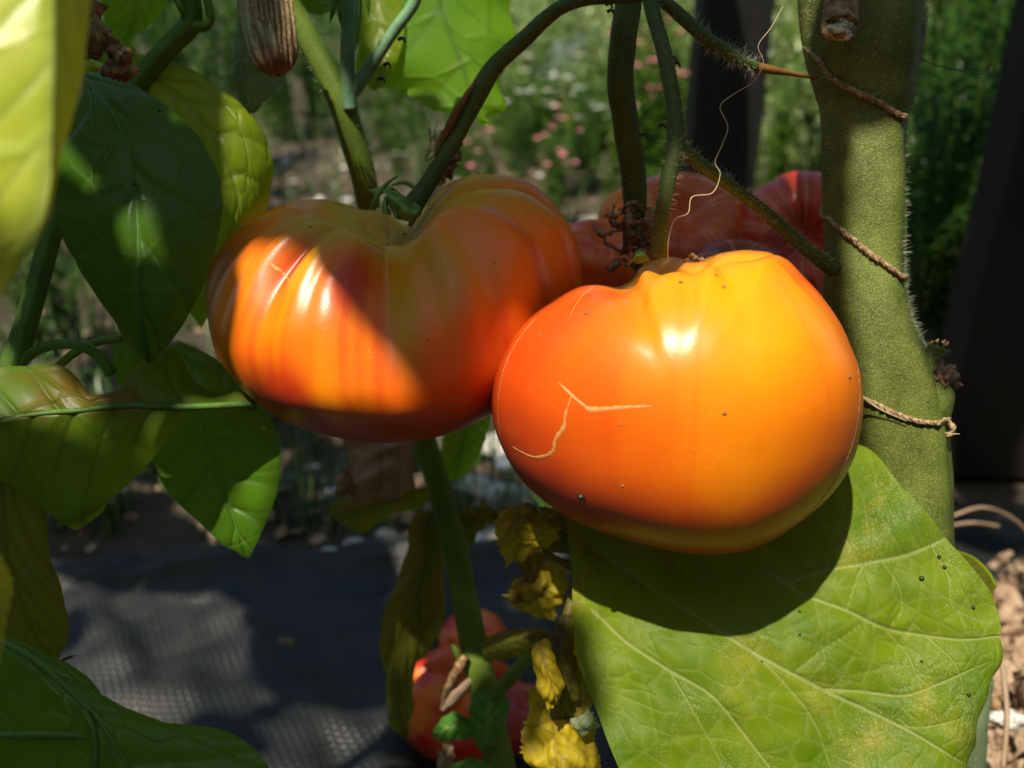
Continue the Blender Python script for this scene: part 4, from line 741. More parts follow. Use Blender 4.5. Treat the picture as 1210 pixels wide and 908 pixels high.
# unseen leaves added above the picture, placed to block the sun and cast dapples
def shade_leaf(x, y, z, ang, L, Wd, parent, seed):
    X = np.array([math.cos(ang), math.sin(ang), 0]); k = free_leaf('leaf', M['leaf_occluder'], np.array([x, y, z]) - X * L / 2, X, (.08 * math.sin(seed), -.08, 1), L, Wd, parent, curl=.25, fold=.12, seed=seed)
    return k
# leafy screens added out of view to dim and green the sky light
def sky_screen(name, label, xr, yr, h, n, seed):
    r = np.random.default_rng(seed); c = np.stack([r.uniform(*xr, n), r.uniform(*yr, n), r.random(n) ** .9 * h], 1); X = r.normal(size=(n, 3)); X /= np.linalg.norm(X, axis=1)[:, None]; Y = np.cross(X, r.normal(size=(n, 3))); Y /= np.linalg.norm(Y, axis=1)[:, None]
    l = r.uniform(.03, .06, n)[:, None]; V = np.stack([c - X * l, c + Y * l * .5, c + X * l, c - Y * l * .5], 1).reshape(-1, 3)
    hd = thing(name, label, 'hedge', ((xr[0] + xr[1]) / 2, (yr[0] + yr[1]) / 2, 0)); mesh_obj('foliage', V, (np.arange(n)[:, None] * 4 + np.arange(4)[None]), M['leaf_bg'], hd, cols={'lf': V})['kind'] = 'stuff'
sky_screen('sky_screen', 'unseen leaf screen added behind the camera to dim the sky', (-1.6, 1.6), (-1.4, -.75), 1.7, 9000, 81)
sky_screen('sky_screen', 'unseen leaf screen added along the left side to dim the sky', (-1.7, -1.1), (-1.2, .8), 1.4, 7000, 82)
sky_screen('sky_screen', 'unseen leaf screen added along the right side to dim the sky', (1.1, 1.7), (-1.2, .8), 1.6, 7000, 83)

for i, (x, y) in enumerate([(812, 309), (822, 306), (829, 308), (818, 303)]):
    tube('stem_scar', [(x - 4, y + 1, 22.9, 1.6), (x, y - 2, 22.8, 2), (x + 4, y + 1, 22.8, 1)], M['bark'], T2, 6, 10, noise=.3)
# ================================================================== THE TOMATO PLANT BETWEEN THE FRUITS (green stem)
CPT = thing('tomato_plant', 'tomato plant with the smooth green stem passing behind the left tomato', 'plant', (W(600, 900, 40)[0], W(600, 900, 40)[1], 0))
qs = [(318, -160, 28.5, 14), (325, -40, 29, 13.5), (338, 0, 29.3, 13.5), (358, 36, 29.6, 14.5), (382, 78, 29.9, 15), (403, 122, 30.2, 15.5), (418, 170, 30.8, 15.5), (430, 212, 31.5, 15), (438, 260, 32.6, 14), (455, 360, 34.5, 14), (482, 460, 34.8, 14), (506, 535, 34.6, 14), (525, 600, 34.3, 14.5), (540, 660, 34, 15), (554, 735, 33.8, 16), (570, 810, 33.8, 17), (588, 890, 34.2, 18), (604, 980, 36, 18), (622, 1100, 39, 18), (634, 1200, 42.5, 18)]
q = catmull(qs, 200); C = W(q[:, 0], q[:, 1], q[:, 2]); rad = q[:, 3] * q[:, 2] / 100 / FPX
k = np.argmax(C[:, 2] < -.002); C, rad = (C[:k + 1], rad[:k + 1]) if k else (C, rad)
V, F = tube_data(C, rad, 20, ridges=5, ramp=.03, noise=.03, seed=3, cap=False); mesh_obj('main_stem', V, F, M['stem_light'], CPT)
hair_part(C[:110], rad[:110], 900, .0018, M['hair'], CPT)
tube('petiole', [(408, 118, 30, 9), (424, 98, 29.8, 9), (444, 70, 29.6, 7), (466, 36, 29.4, 7), (488, 6, 29.2, 7), (500, -30, 29, 8)], M['stem_blue'], CPT, 14, 40, noise=.04)
tube('petiole', [(414, 130, 30, 9), (411, 90, 29.6, 8), (411, 55, 29.4, 9), (412, 20, 29.4, 8), (412, -30, 29.4, 8)], M['stem_blue'], CPT, 14, 40, noise=.04)
for i, (a, b, c) in enumerate([((404, -20), (402, 12), (404, 34)), ((424, -20), (423, 25), (421, 60)), ((430, -20), (434, -5), (436, 20)), ((396, -20), (394, 8), (390, 28))]):
    leaf([((a[0] - 3, a[1], 28.8), (a[0], a[1], 28.6), (a[0] + 4, a[1], 28.8)), ((b[0] - 4, b[1], 28.6), (b[0], b[1], 28.4), (b[0] + 4, b[1], 28.6)), ((c[0] - .5, c[1], 28.6), (c[0], c[1], 28.6), (c[0] + .5, c[1], 28.6))], M['leaf_dark'], CPT, 'sepal', 14, 7)
_, G = leaf([((425, -60, 33), (505, -70, 32.2), (620, -60, 33.4)), ((424, -10, 33), (515, -20, 32.2), (610, -10, 33.4)), ((424, 50, 33), (528, 30, 32.2), (603, 40, 33.2)), ((432, 98, 33), (545, 75, 32.3), (599, 88, 33)), ((478, 112, 32.9), (556, 108, 32.4), (592, 122, 32.9)), ((530, 131, 32.8), (566, 134, 32.5), (584, 140, 32.8)), ((568, 147, 32.7), (572, 149, 32.7), (577, 147, 32.7))], M['leaf_bright'], CPT, nu=90, nv=61, nveins=4, crease=.15, puff=.0001, groove=.0002, wave=.003, wfreq=3, seed=31, label='large backlit yellow green leaf at the top behind the left truss stalk')
_, G2 = leaf([((425, -20, 32.4), (440, -30, 32), (470, -20, 32.4)), ((424, 40, 32.2), (448, 40, 32), (478, 30, 32.2)), ((428, 85, 32.1), (450, 80, 31.9), (470, 70, 32.1)), ((440, 108, 32), (446, 106, 32), (452, 100, 32))], M['leaf_yellow'], CPT, nu=40, nv=21, seed=32)
leaf([((350, -40, 31), (372, -45, 30.8), (400, -40, 31)), ((352, -10, 31), (375, -5, 30.8), (398, -10, 31)), ((362, 14, 31), (378, 18, 30.9), (392, 12, 31))], M['leaf_glossy'], CPT, nu=30, nv=15, seed=33)
# withered flower head and the pale leaf behind it
WF = thing('withered_flower', 'withered striped flower head hanging by the upper left stem', 'flower', W(316, -20, 26.5))
qf = catmull([(300, -40, 26.5, 24), (308, 0, 26.5, 26), (317, 40, 26.4, 28), (323, 66, 26.3, 27), (327, 82, 26.3, 18), (329, 89, 26.3, 3)], 60); Cf = W(qf[:, 0], qf[:, 1], qf[:, 2]); rf = qf[:, 3] * qf[:, 2] / 100 / FPX
V, F = tube_data(Cf, rf, 72, ridges=13, ramp=.07, noise=.07, seed=5, cap=False)
vv = np.clip((np.repeat(np.linspace(0, 1, 60), 72) - .45 + .1 * np.sin(np.tile(np.arange(72), 60) * .9)) * 4, 0, 1)
mesh_obj('petal_bundle', V, F, M['withered'], WF, attrs={'vein': vv})
for i in range(9):
    x = 297 + i * 6; mesh_i = tube('petal_strand', [(x - 5, -30, 25.9, 2), (x + 2, 20 + (i * 37 % 17), 25.75, 2.6), (x + 5, 50 + (i * 29 % 23), 25.8, 2), (x + 6, 62 + (i * 29 % 23), 25.9, .6)], M['twine'], WF, 6, 20, noise=.1)
leaf([((283, 10, 29), (292, 0, 28.7), (335, 0, 29)), ((277, 60, 29), (293, 55, 28.6), (336, 60, 29.2)), ((276, 100, 29), (296, 95, 28.7), (330, 96, 29.2)), ((284, 124, 29), (302, 122, 28.8), (322, 112, 29)), ((292, 133, 29), (298, 134, 29), (304, 131, 29))], M['leaf_grey'], CPT, nu=60, nv=31, puff=.0008, crumple=.0006, seed=34, label='pale grey green leaf behind the withered flower head')
# drooping leaves around the lower stem
_, G = leaf([((528, 600, 36.5), (520, 604, 36.2), (516, 612, 36.5)), ((494, 607, 36.4), (506, 618, 35.9), (520, 632, 36.2)), ((482, 655, 36.2), (503, 662, 35.4), (526, 672, 35.8)), ((461, 702, 36), (492, 712, 35), (524, 722, 35.6)), ((453, 755, 36), (478, 768, 35), (504, 770, 35.6)), ((455, 806, 36), (470, 808, 35.2), (488, 800, 35.8)), ((462, 846, 36.2), (472, 846, 35.8), (484, 838, 36.2)), ((477, 872, 36.4), (480, 872, 36.4), (483, 870, 36.4))], M['leaf_olive'], CPT, nu=90, nv=41, crease=.5, puff=.0009, wave=.0012, wfreq=3, seed=35, label='long drooping olive leaf left of the green stem')
leaf([((530, 612, 36.5), (530, 640, 36), (532, 668, 36)), ((552, 600, 36.4), (550, 625, 36), (552, 650, 36.2)), ((574, 597, 36.4), (572, 610, 36.2), (570, 626, 36.4)), ((592, 608, 36.5), (588, 612, 36.5), (582, 618, 36.5))], M['leaf_olive'], CPT, nu=40, nv=25, puff=.0006, crumple=.001, seed=36)
leaf([((570, 755, 33), (570, 768, 32.6), (572, 782, 33)), ((600, 745, 32.6), (602, 762, 32), (604, 778, 32.4)), ((634, 742, 32.2), (636, 754, 31.7), (636, 770, 32)), ((660, 750, 32), (661, 754, 32), (660, 760, 32))], M['leaf_olive'], CPT, nu=40, nv=21, puff=.0005, seed=37)
tube('side_branch', [(566, 846, 33.4, 8), (582, 824, 32.6, 8), (602, 802, 31.6, 8.5), (620, 782, 30.4, 7.5), (636, 760, 29, 6)], M['stem_light'], CPT, 12, 30)
hb = dict(nveins=4, puff=.0006, seed=3)
leaf([((566, 886, 33), (574, 884, 32.8), (584, 880, 33)), ((556, 862, 32.8), (576, 858, 32.3), (598, 852, 32.8)), ((556, 834, 32.8), (578, 832, 32.3), (602, 828, 32.8)), ((564, 818, 32.9), (578, 815, 32.6), (594, 818, 32.9))], M['leaf_herb'], CPT, 'shoot_leaf', 40, 21, **hb)
leaf([((568, 862, 33), (568, 866, 33), (566, 872, 33)), ((540, 842, 32.8), (541, 858, 32.3), (544, 874, 32.7)), ((522, 850, 32.8), (522, 862, 32.4), (524, 876, 32.8)), ((510, 868, 33), (510, 869, 33), (511, 871, 33))], M['leaf_herb'], CPT, 'shoot_leaf', 40, 21, **hb)
leaf([((582, 905, 32.6), (582, 915, 32.6), (582, 925, 32.6)), ((558, 896, 32.4), (556, 912, 32), (556, 928, 32.4)), ((532, 906, 32.4), (532, 916, 32.2), (534, 926, 32.4)), ((520, 918, 32.6), (520, 920, 32.6), (521, 922, 32.6))], M['leaf_herb'], CPT, 'shoot_leaf', 30, 15, **hb)
leaf([((537, 776, 33.2), (540, 780, 33), (546, 782, 33.2)), ((534, 766, 33), (538, 766, 32.8), (543, 768, 33)), ((532, 757, 33), (533, 757, 33), (535, 758, 33))], M['stem_light'], CPT, 'stipule', 10, 5)
tube('dry_tendril', [(550, 776, 33, 5), (542, 790, 33, 6), (530, 812, 33.4, 5), (522, 840, 34, 3.5)], M['bark'], CPT, 8, 20, noise=.2)
tube('dry_tendril', [(560, 800, 33.5, 4), (548, 812, 33.4, 6), (534, 826, 33.6, 7), (524, 838, 34, 4)], M['litter'], CPT, 8, 20, noise=.2)
leaf([((524, 878, 33), (528, 876, 33), (534, 878, 33)), ((516, 900, 33), (526, 898, 32.7), (538, 900, 33)), ((522, 925, 33), (528, 928, 33), (536, 925, 33))], M['litter'], CPT, 'dried_leaf', 24, 11, crumple=.001, cfreq=2, seed=9)
# leaves hanging under the left tomato
leaf([((412, 500, 37.5), (450, 490, 37), (490, 500, 37.5)), ((408, 525, 37), (450, 530, 36.6), (492, 525, 37)), ((410, 550, 37), (452, 556, 36.4), (497, 560, 37)), ((402, 575, 36.8), (448, 578, 36.4), (492, 580, 37)), ((395, 588, 36.8), (440, 586, 36.6), (480, 584, 37))], M['leaf_dead'], CPT, 'dried_leaf', 60, 61, crumple=.0045, cfreq=.28, nveins=3, puff=.0, groove=.0001, seed=41, crease=0, label='curled pinkish brown dead leaf below the left tomato')
leaf([((398, 562, 36.4), (406, 556, 36), (412, 548, 36.4)), ((394, 580, 36), (404, 578, 35.4), (420, 574, 36)), ((395, 590, 36.3), (405, 586, 36), (422, 584, 36.4))], M['leaf_dead'], CPT, 'dried_leaf', 20, 15, crumple=.001, cfreq=2, seed=42)
_, G = leaf([((520, 575, 40), (508, 590, 40), (496, 602, 40)), ((470, 578, 39.6), (466, 592, 39.2), (462, 608, 39.6)), ((425, 585, 39.4), (424, 602, 39), (428, 630, 39.2)), ((398, 592, 39.4), (404, 608, 39.2), (410, 622, 39.4)), ((389, 604, 39.5), (391, 608, 39.5), (394, 612, 39.5))], M['leaf_olive'], CPT, nu=50, nv=25, puff=.0008, seed=43)
leaf([((535, 480, 38), (556, 480, 37.6), (580, 485, 38)), ((523, 520, 38), (548, 520, 37.5), (576, 512, 38)), ((522, 550, 38), (542, 548, 37.6), (566, 538, 38)), ((528, 568, 38.1), (538, 568, 38), (552, 560, 38.1))], M['leaf_bright'], CPT, nu=50, nv=25, puff=.001, seed=44, label='small bright green leaf in the gap between the two tomatoes')
leaf([((465, 520, 38.6), (480, 512, 38.4), (500, 520, 38.6)), ((470, 540, 38.5), (485, 538, 38.2), (502, 538, 38.6)), ((484, 560, 38.6), (492, 560, 38.5), (500, 556, 38.6))], M['leaf_grey'], CPT, nu=24, nv=15, seed=45)
# ================================================================== THE PEPPER PLANT ON THE LEFT
PP = thing('pepper_plant', 'pepper plant with broad glossy leaves filling the left side', 'plant', (W(0, 700, 28)[0], W(0, 700, 28)[1], 0))
qs = [(225, -90, 26, 14), (222, -20, 26.2, 13), (226, 26, 26.4, 12), (205, 50, 26.5, 12), (180, 78, 26.6, 12), (130, 140, 26.6, 12), (88, 205, 26.5, 12), (66, 260, 26.4, 11.5), (45, 335, 26.2, 12), (26, 400, 26, 13), (14, 440, 26, 14), (-4, 540, 27, 15), (-10, 700, 28, 16), (-6, 900, 31, 17), (0, 1150, 38, 18), (4, 1250, 42, 18)]
q = catmull(qs, 160); C = W(q[:, 0], q[:, 1], q[:, 2]); rad = q[:, 3] * q[:, 2] / 100 / FPX
k = np.argmax(C[:, 2] < -.002); C, rad = (C[:k + 1], rad[:k + 1]) if k else (C, rad)
V, F = tube_data(C, rad, 20, ridges=5, ramp=.09, seed=1, cap=False); mesh_obj('main_stem', V, F, M['stem_pepper'], PP)
tube('petiole', [(226, 30, 26.4, 7), (240, 32, 26.2, 6), (248, 24, 26.1, 5.5), (246, 5, 26, 5), (240, -20, 26, 5)], M['stem_light'], PP, 12, 24)
tube('petiole', [(222, 22, 26.3, 4), (214, 10, 26, 4), (206, -8, 26, 4)], M['stem_light'], PP, 10, 16)
_, c_, r_ = tube('petiole', [(20, 432, 26, 7), (42, 415, 25.8, 6.5), (68, 407, 25.6, 6.2), (96, 409, 25.6, 6.5), (118, 422, 25.8, 7), (132, 442, 26, 8)], M['stem_pepper'], PP, 14, 40)
tube('petiole', [(62, 440, 26.4, 5), (84, 420, 26.4, 5), (112, 405, 26.5, 5), (145, 400, 26.6, 5)], M['stem_light'], PP, 12, 24)
pl = dict(nu=110, nv=61)
# foreground leaf
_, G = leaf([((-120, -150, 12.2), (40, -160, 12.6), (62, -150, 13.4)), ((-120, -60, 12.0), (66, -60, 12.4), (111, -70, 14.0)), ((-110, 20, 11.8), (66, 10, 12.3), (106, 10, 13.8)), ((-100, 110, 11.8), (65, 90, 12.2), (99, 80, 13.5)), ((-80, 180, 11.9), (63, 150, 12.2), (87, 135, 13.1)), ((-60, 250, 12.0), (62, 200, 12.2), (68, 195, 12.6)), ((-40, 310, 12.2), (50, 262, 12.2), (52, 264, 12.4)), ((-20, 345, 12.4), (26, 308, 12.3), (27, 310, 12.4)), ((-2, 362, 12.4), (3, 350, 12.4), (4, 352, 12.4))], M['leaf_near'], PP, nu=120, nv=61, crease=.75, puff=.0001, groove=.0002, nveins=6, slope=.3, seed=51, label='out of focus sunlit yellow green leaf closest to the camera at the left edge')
tube('petiole', [(-6, 560, 27, 6), (-110, 480, 24, 5), (-210, 300, 19, 4), (-230, 60, 14.5, 4), (-140, -130, 12.6, 4), (-30, -165, 12.4, 4), (36, -158, 12.6, 4)], M['stem_pepper'], PP, 10, 50)
# dark leaf
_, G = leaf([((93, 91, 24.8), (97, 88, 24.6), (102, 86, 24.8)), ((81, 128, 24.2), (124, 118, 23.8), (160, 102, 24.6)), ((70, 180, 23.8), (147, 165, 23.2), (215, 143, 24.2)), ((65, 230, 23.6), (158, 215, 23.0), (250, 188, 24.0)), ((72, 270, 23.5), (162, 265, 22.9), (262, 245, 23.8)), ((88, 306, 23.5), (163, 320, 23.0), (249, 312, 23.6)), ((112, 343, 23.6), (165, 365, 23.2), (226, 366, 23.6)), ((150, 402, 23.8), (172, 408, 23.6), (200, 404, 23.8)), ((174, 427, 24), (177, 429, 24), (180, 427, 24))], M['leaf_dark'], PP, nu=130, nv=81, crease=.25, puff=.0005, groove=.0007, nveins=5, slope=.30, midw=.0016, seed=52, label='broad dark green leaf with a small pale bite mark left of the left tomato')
def rib_line(G, pts, mat, parent, r0, r1, name='vein'):
    C = np.array([G[int(u * (G.shape[0] - 1)), int(v * (G.shape[1] - 1))] for u, v in pts]); C = catmull(C, 40); V, F = tube_data(C, np.linspace(r0, r1, 40), 7, cap=False); return mesh_obj(name, V, F, mat, parent)
rib_line(G, [(.02, .5), (.2, .5), (.4, .5), (.6, .5), (.8, .5), (.97, .5)], M['stem_pepper'], PP, .0008, .0002, 'midrib')
rib_line(G, [(.03, .45), (.15, .32), (.3, .25), (.45, .27)], M['stem_pepper'], PP, .0004, .0001)
bead('bite_mark', W(133, 222, 23.1), .0011, M['pith'], PP, (1.4, .3, .9), 2, (7, 10), .3); bead('bite_mark', W(124, 225, 23.1), .0009, M['pith'], PP, (1.2, .3, .8), 5, (7, 10), .3)
bead('blemish', W(159, 218, 22.9), .0005, M['speck'], PP, (1, .5, 1), 2); bead('blemish', W(188, 131, 23.3), .0004, M['speck'], PP, (1, .5, 1), 3)
# yellow green leaf behind
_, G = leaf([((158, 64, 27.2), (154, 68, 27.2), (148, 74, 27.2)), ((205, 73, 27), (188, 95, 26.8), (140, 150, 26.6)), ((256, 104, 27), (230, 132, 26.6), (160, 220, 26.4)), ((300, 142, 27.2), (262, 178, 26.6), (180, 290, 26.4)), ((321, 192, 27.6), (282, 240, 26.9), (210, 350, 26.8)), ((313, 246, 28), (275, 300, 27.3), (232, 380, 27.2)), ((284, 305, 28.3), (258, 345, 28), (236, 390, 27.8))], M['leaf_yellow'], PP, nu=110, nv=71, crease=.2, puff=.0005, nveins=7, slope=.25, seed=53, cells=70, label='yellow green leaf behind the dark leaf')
# leaf at the top
leaf([((120, -60, 29), (158, -70, 28.6), (215, -60, 29)), ((118, -20, 29), (160, -20, 28.5), (205, -15, 28.8)), ((122, 18, 29), (158, 20, 28.6), (186, 20, 28.8)), ((138, 46, 29), (148, 48, 28.9), (156, 46, 29))], M['leaf_bright'], PP, nu=50, nv=31, puff=.001, seed=54, label='bright green leaf hanging in at the top left')
leaf([((100, 50, 30), (108, 45, 29.8), (122, 30, 30)), ((98, 84, 30), (125, 80, 29.6), (160, 60, 30)), ((100, 110, 30), (118, 108, 29.8), (150, 95, 30))], M['leaf_bright'], PP, nu=30, nv=17, seed=55)
# brown withered bits
for i, rws in enumerate([[((106, 8, 22.6), (110, 5, 22.4), (116, 8, 22.6)), ((101, 28, 22.4), (112, 26, 22), (126, 30, 22.4)), ((101, 50, 22.4), (118, 48, 22), (138, 44, 22.3)), ((104, 66, 22.5), (122, 64, 22.1), (142, 60, 22.4)), ((118, 70, 22.5), (128, 68, 22.3), (140, 68, 22.5))],
                         [((124, 52, 22.7), (130, 48, 22.4), (138, 50, 22.6)), ((128, 66, 22.5), (140, 60, 22.1), (150, 54, 22.4)), ((134, 74, 22.4), (148, 68, 22.0), (158, 60, 22.3)), ((146, 76, 22.5), (152, 73, 22.3), (158, 68, 22.5))],
                         [((116, 80, 23.2), (118, 76, 23), (124, 73, 23.2)), ((124, 92, 23), (134, 82, 22.5), (142, 74, 22.9)), ((142, 97, 23), (150, 88, 22.6), (156, 80, 22.9)), ((154, 94, 23.1), (158, 90, 23), (161, 85, 23.1))]]):
    leaf(rws, M['bark'], PP, 'withered_petal', 40, 25, crumple=.0012, cfreq=1.1, seed=60 + i, crease=0)
leaf([((96, 66, 23.6), (104, 66, 23.4), (112, 70, 23.6)), ((98, 78, 23.5), (112, 80, 23.3), (126, 80, 23.6)), ((100, 86, 23.6), (112, 87, 23.5), (122, 86, 23.6))], M['leaf_near'], PP, 'leaf', 20, 13, seed=63)
# curled horizontal leaf: upper half and the hanging half
rE = [((300, 474, 25.8), (303, 477, 25.6), (304, 480, 25.8)), ((262, 466, 25.8), (262, 479, 25.2), (262, 484, 25.4)), ((234, 448, 25.6), (228, 481, 24.9), (222, 486, 25.2)), ((211, 415, 25.6), (196, 480, 24.6), (196, 512, 25.0)), ((188, 423, 25.3), (170, 479, 24.4), (170, 548, 24.8)), ((160, 441, 24.9), (146, 480, 24.2), (150, 577, 24.6)), ((132, 459, 24.5), (122, 482, 24), (124, 596, 24.4)), ((106, 464, 24.3), (98, 485, 23.8), (100, 612, 24.3)), ((82, 445, 24.4), (72, 487, 23.7), (78, 618, 24.2)), ((55, 434, 24.4), (48, 489, 23.6), (58, 608, 24.1)), ((28, 428, 24.3), (24, 492, 23.5), (40, 598, 24)), ((4, 433, 24.2), (-2, 497, 23.4), (16, 570, 23.9)), ((-30, 450, 24.2), (-36, 505, 23.4), (-20, 560, 23.9))]
_, G = leaf(rE, M['leaf_mixed'], PP, nu=140, nv=81, crease=.6, puff=.0005, wave=.0018, wfreq=3, nveins=6, slope=.2, vw=.0008, seed=64, label='curled leaf with a brown blotched hanging half at the left')
rib_line(G, [(0, .5), (.2, .5), (.4, .5), (.6, .5), (.8, .5), (1, .5)], M['stem_pepper'], PP, .0011, .0006, 'midrib')
Gt = G[:, :36]; tube('leaf_tip_thorn', [(99, 612, 24.3, 1.6), (95, 632, 24.3, 1.2), (91, 643, 24.3, .6)], M['bark'], PP, 6, 10)
leaf([((70, 600, 24.5), (85, 590, 24.3), (128, 590, 24.6)), ((76, 618, 24.4), (95, 612, 24.1), (122, 604, 24.5)), ((88, 627, 24.5), (98, 624, 24.4), (108, 616, 24.5))], M['leaf_yellow'], PP, 'leaf', 20, 13, seed=70)
leaf([((-60, 470, 24.8), (0, 480, 24.4), (50, 496, 24.8)), ((-60, 560, 24.6), (0, 560, 24.2), (56, 570, 24.7)), ((-50, 640, 24.6), (5, 640, 24.1), (57, 645, 24.6)), ((-40, 700, 24.6), (18, 695, 24.1), (71, 692, 24.6)), ((-20, 745, 24.7), (34, 735, 24.3), (81, 738, 24.6)), ((8, 768, 24.8), (46, 764, 24.5), (77, 762, 24.7)), ((40, 780, 24.9), (56, 781, 24.8), (68, 779, 24.9)), ((60, 786, 24.9), (62, 787, 24.9), (64, 786, 24.9))], M['leaf_olive'], PP, nu=110, nv=51, crease=.2, puff=.0005, seed=65, label='brown and olive leaf hanging down at the left edge')
# green leaf hanging behind
_, G = leaf([((212, 402, 28), (206, 406, 27.8), (196, 412, 28)), ((262, 430, 27.6), (222, 450, 27.4), (184, 470, 27.6)), ((300, 468, 27.2), (238, 500, 27.2), (180, 520, 27.3)), ((324, 502, 27.1), (250, 540, 27.2), (184, 552, 27.2)), ((332, 546, 27.2), (262, 575, 27.4), (204, 588, 27.2)), ((325, 592, 27.3), (274, 608, 27.5), (236, 618, 27.3)), ((308, 632, 27.5), (284, 638, 27.6), (262, 642, 27.5)), ((296, 657, 27.8), (292, 659, 27.8), (287, 656, 27.8))], M['leaf_glossy'], PP, nu=120, nv=71, crease=.55, puff=.0005, nveins=6, slope=.22, seed=66, label='glossy green pointed leaf hanging left below the left tomato')
leaf([((135, 402, 28), (150, 398, 27.8), (168, 402, 28)), ((134, 430, 28), (152, 428, 27.7), (172, 430, 28)), ((140, 455, 28), (155, 456, 27.8), (170, 452, 28))], M['leaf_glossy'], PP, 'leaf', 24, 13, seed=67)
# small leaf at the left edge, leaf at the bottom left
leaf([((-40, 640, 15), (-25, 630, 14.6), (2, 660, 15)), ((-50, 700, 14.8), (-18, 695, 14.3), (15, 690, 14.8)), ((-40, 750, 14.8), (-12, 745, 14.4), (8, 732, 14.8)), ((-15, 800, 15), (-6, 795, 15), (0, 780, 15))], M['leaf_near'], PP, 'leaf', 40, 21, seed=68, label='tip of a bright green leaf at the lower left edge')
rI = [((12, 752, 21), (2, 758, 20.8), (-12, 765, 21)), ((66, 786, 20.8), (36, 776, 20.3), (-70, 850, 20.6)), ((104, 814, 20.6), (68, 803, 20.0), (-80, 940, 20)), ((124, 842, 20.4), (92, 826, 19.8), (-60, 1000, 19.6)), ((150, 854, 20.3), (112, 846, 19.6), (-20, 1050, 19.3)), ((196, 859, 20.2), (130, 872, 19.4), (20, 1090, 19.2)), ((246, 862, 20.2), (150, 905, 19.3), (70, 1120, 19)), ((288, 876, 20.1), (180, 950, 19.2), (120, 1130, 19)), ((316, 904, 20), (220, 1000, 19.2), (170, 1130, 19)), ((325, 950, 20), (260, 1050, 19.4), (230, 1120, 19.4)), ((315, 1010, 20), (300, 1080, 19.8), (290, 1100, 19.8))]
_, G = leaf(rI, M['leaf_glossy'], PP, nu=130, nv=81, crease=.4, puff=.0005, nveins=5, slope=.2, seed=69, label='dim green leaf with a thick pale midrib in the lower left corner')
rib_line(G, [(0, .5), (.12, .5), (.25, .5), (.4, .5), (.5, .5), (.62, .5)], M['stem_pepper'], PP, .0011, .0006, 'midrib')
for pts in ([(-10, 869, 19.5, 4), (50, 868, 19.5, 4.5), (96, 870, 19.5, 4), (112, 874, 19.5, 3)], [(98, 838, 19.5, 3), (110, 862, 19.4, 4), (113, 890, 19.3, 4.5), (110, 925, 19.2, 4)]):
    tube('vein', pts, M['stem_pepper'], PP, 8, 30)
leaf([((62, 788, 22), (64, 784, 21.9), (68, 782, 22)), ((72, 782, 21.8), (78, 778, 21.6), (84, 775, 21.8)), ((84, 779, 21.9), (88, 777, 21.8), (92, 774, 21.9))], M['leaf_olive'], PP, 'leaf', 14, 7)
# ================================================================== TWINE, THREAD, LITTER
def on_stem(px, py, lift):
    p, n = surf(BS, px, py)
    if p is None: p, n = surf(BS, min(max(px, 985), 1062), py)
    if (CP - p) @ n < 0: n = -n
    return p + n * lift
def twine_path(front):
    q = catmull(front, 24); return np.array([on_stem(x, y, .0006) for x, y in q])
f1 = twine_path([(969, 70), (985, 92), (1010, 108), (1040, 122), (1066, 140)]); f2 = twine_path([(982, 258), (1000, 276), (1022, 296), (1045, 312), (1066, 330)]); f3 = twine_path([(1012, 466), (1032, 476), (1058, 489), (1086, 498), (1108, 500)])
def behind(a, b):
    m = (a + b) / 2; out = []
    for t in np.linspace(0, 1, 14)[1:-1]: out.append(a * (1 - t) + b * t + FW * .026 * math.sin(math.pi * t) ** .7)
    return np.array(out)
tail = W(np.array([1118., 1126, 1120, 1108]), np.array([497., 506, 516, 518]), np.array([26.2, 26.1, 26.2, 26.4]))
PATH = np.vstack([f1[0] + FW * .012 + np.array([-.001, 0, .008]), f1, behind(f1[-1], f2[0]), f2, behind(f2[-1], f3[0]), f3, tail]); PATH = catmull(PATH, 900)
TW = thing('twine', 'brown twisted garden twine wound three times round the thick stem', 'twine', PATH.mean(0))
T_, N_, B_ = frames(PATH); Ls = np.cumsum(np.r_[0, np.linalg.norm(np.diff(PATH, axis=0), axis=1)])
for k in range(3):
    a = Ls / .0062 * 6.283 + k * 2.094; Ck = PATH + .00042 * (np.cos(a)[:, None] * N_ + np.sin(a)[:, None] * B_)
    V, F = tube_data(Ck, np.full(900, .00044) * (1 + .2 * np.sin(Ls * 2300 + k)), 7, noise=.25, seed=k, cap=False); mesh_obj('strand', V, F, M['twine'], TW)
for i, pts in enumerate([[(1098, 497), (1112, 495), (1124, 494)], [(1104, 502), (1118, 512), (1134, 513)], [(1100, 500), (1112, 518), (1106, 524)], [(1060, 486), (1090, 490), (1110, 493)], [(1020, 470), (1040, 484), (1072, 498)], [(1002, 280), (1010, 290), (1026, 297)], [(1008, 104), (1030, 118), (1046, 130)]]):
    tube('loose_fibre', [(x, y, 26.0 - .35 * (i > 3), 1.1 - .3 * j) for j, (x, y) in enumerate(pts)], M['thread'], TW, 5, 20)
o, _, _ = tube('thread', [(a_, b_, c_, d_ * .55) for a_, b_, c_, d_ in [(925, 8, 23, .8), (911, 33, 23, .8), (896, 54, 23, .8), (902, 74, 23, .8), (891, 96, 23, .8), (868, 111, 23, .8), (851, 126, 22.8, .9), (860, 150, 22.8, .9), (853, 172, 22.6, .9), (845, 192, 22.6, 1), (851, 206, 22.5, 1), (842, 228, 22.5, 1.1), (818, 233, 22.4, 1.1), (813, 252, 22.4, 1.1), (797, 260, 22.3, 1.1), (790, 284, 22.3, 1.1), (789, 306, 22.6, 1)]], M['thread'], None, 6, 180)
tag(o, 'thin wavy pale thread hanging from the crossing stalks over the rear tomatoes', 'thread')
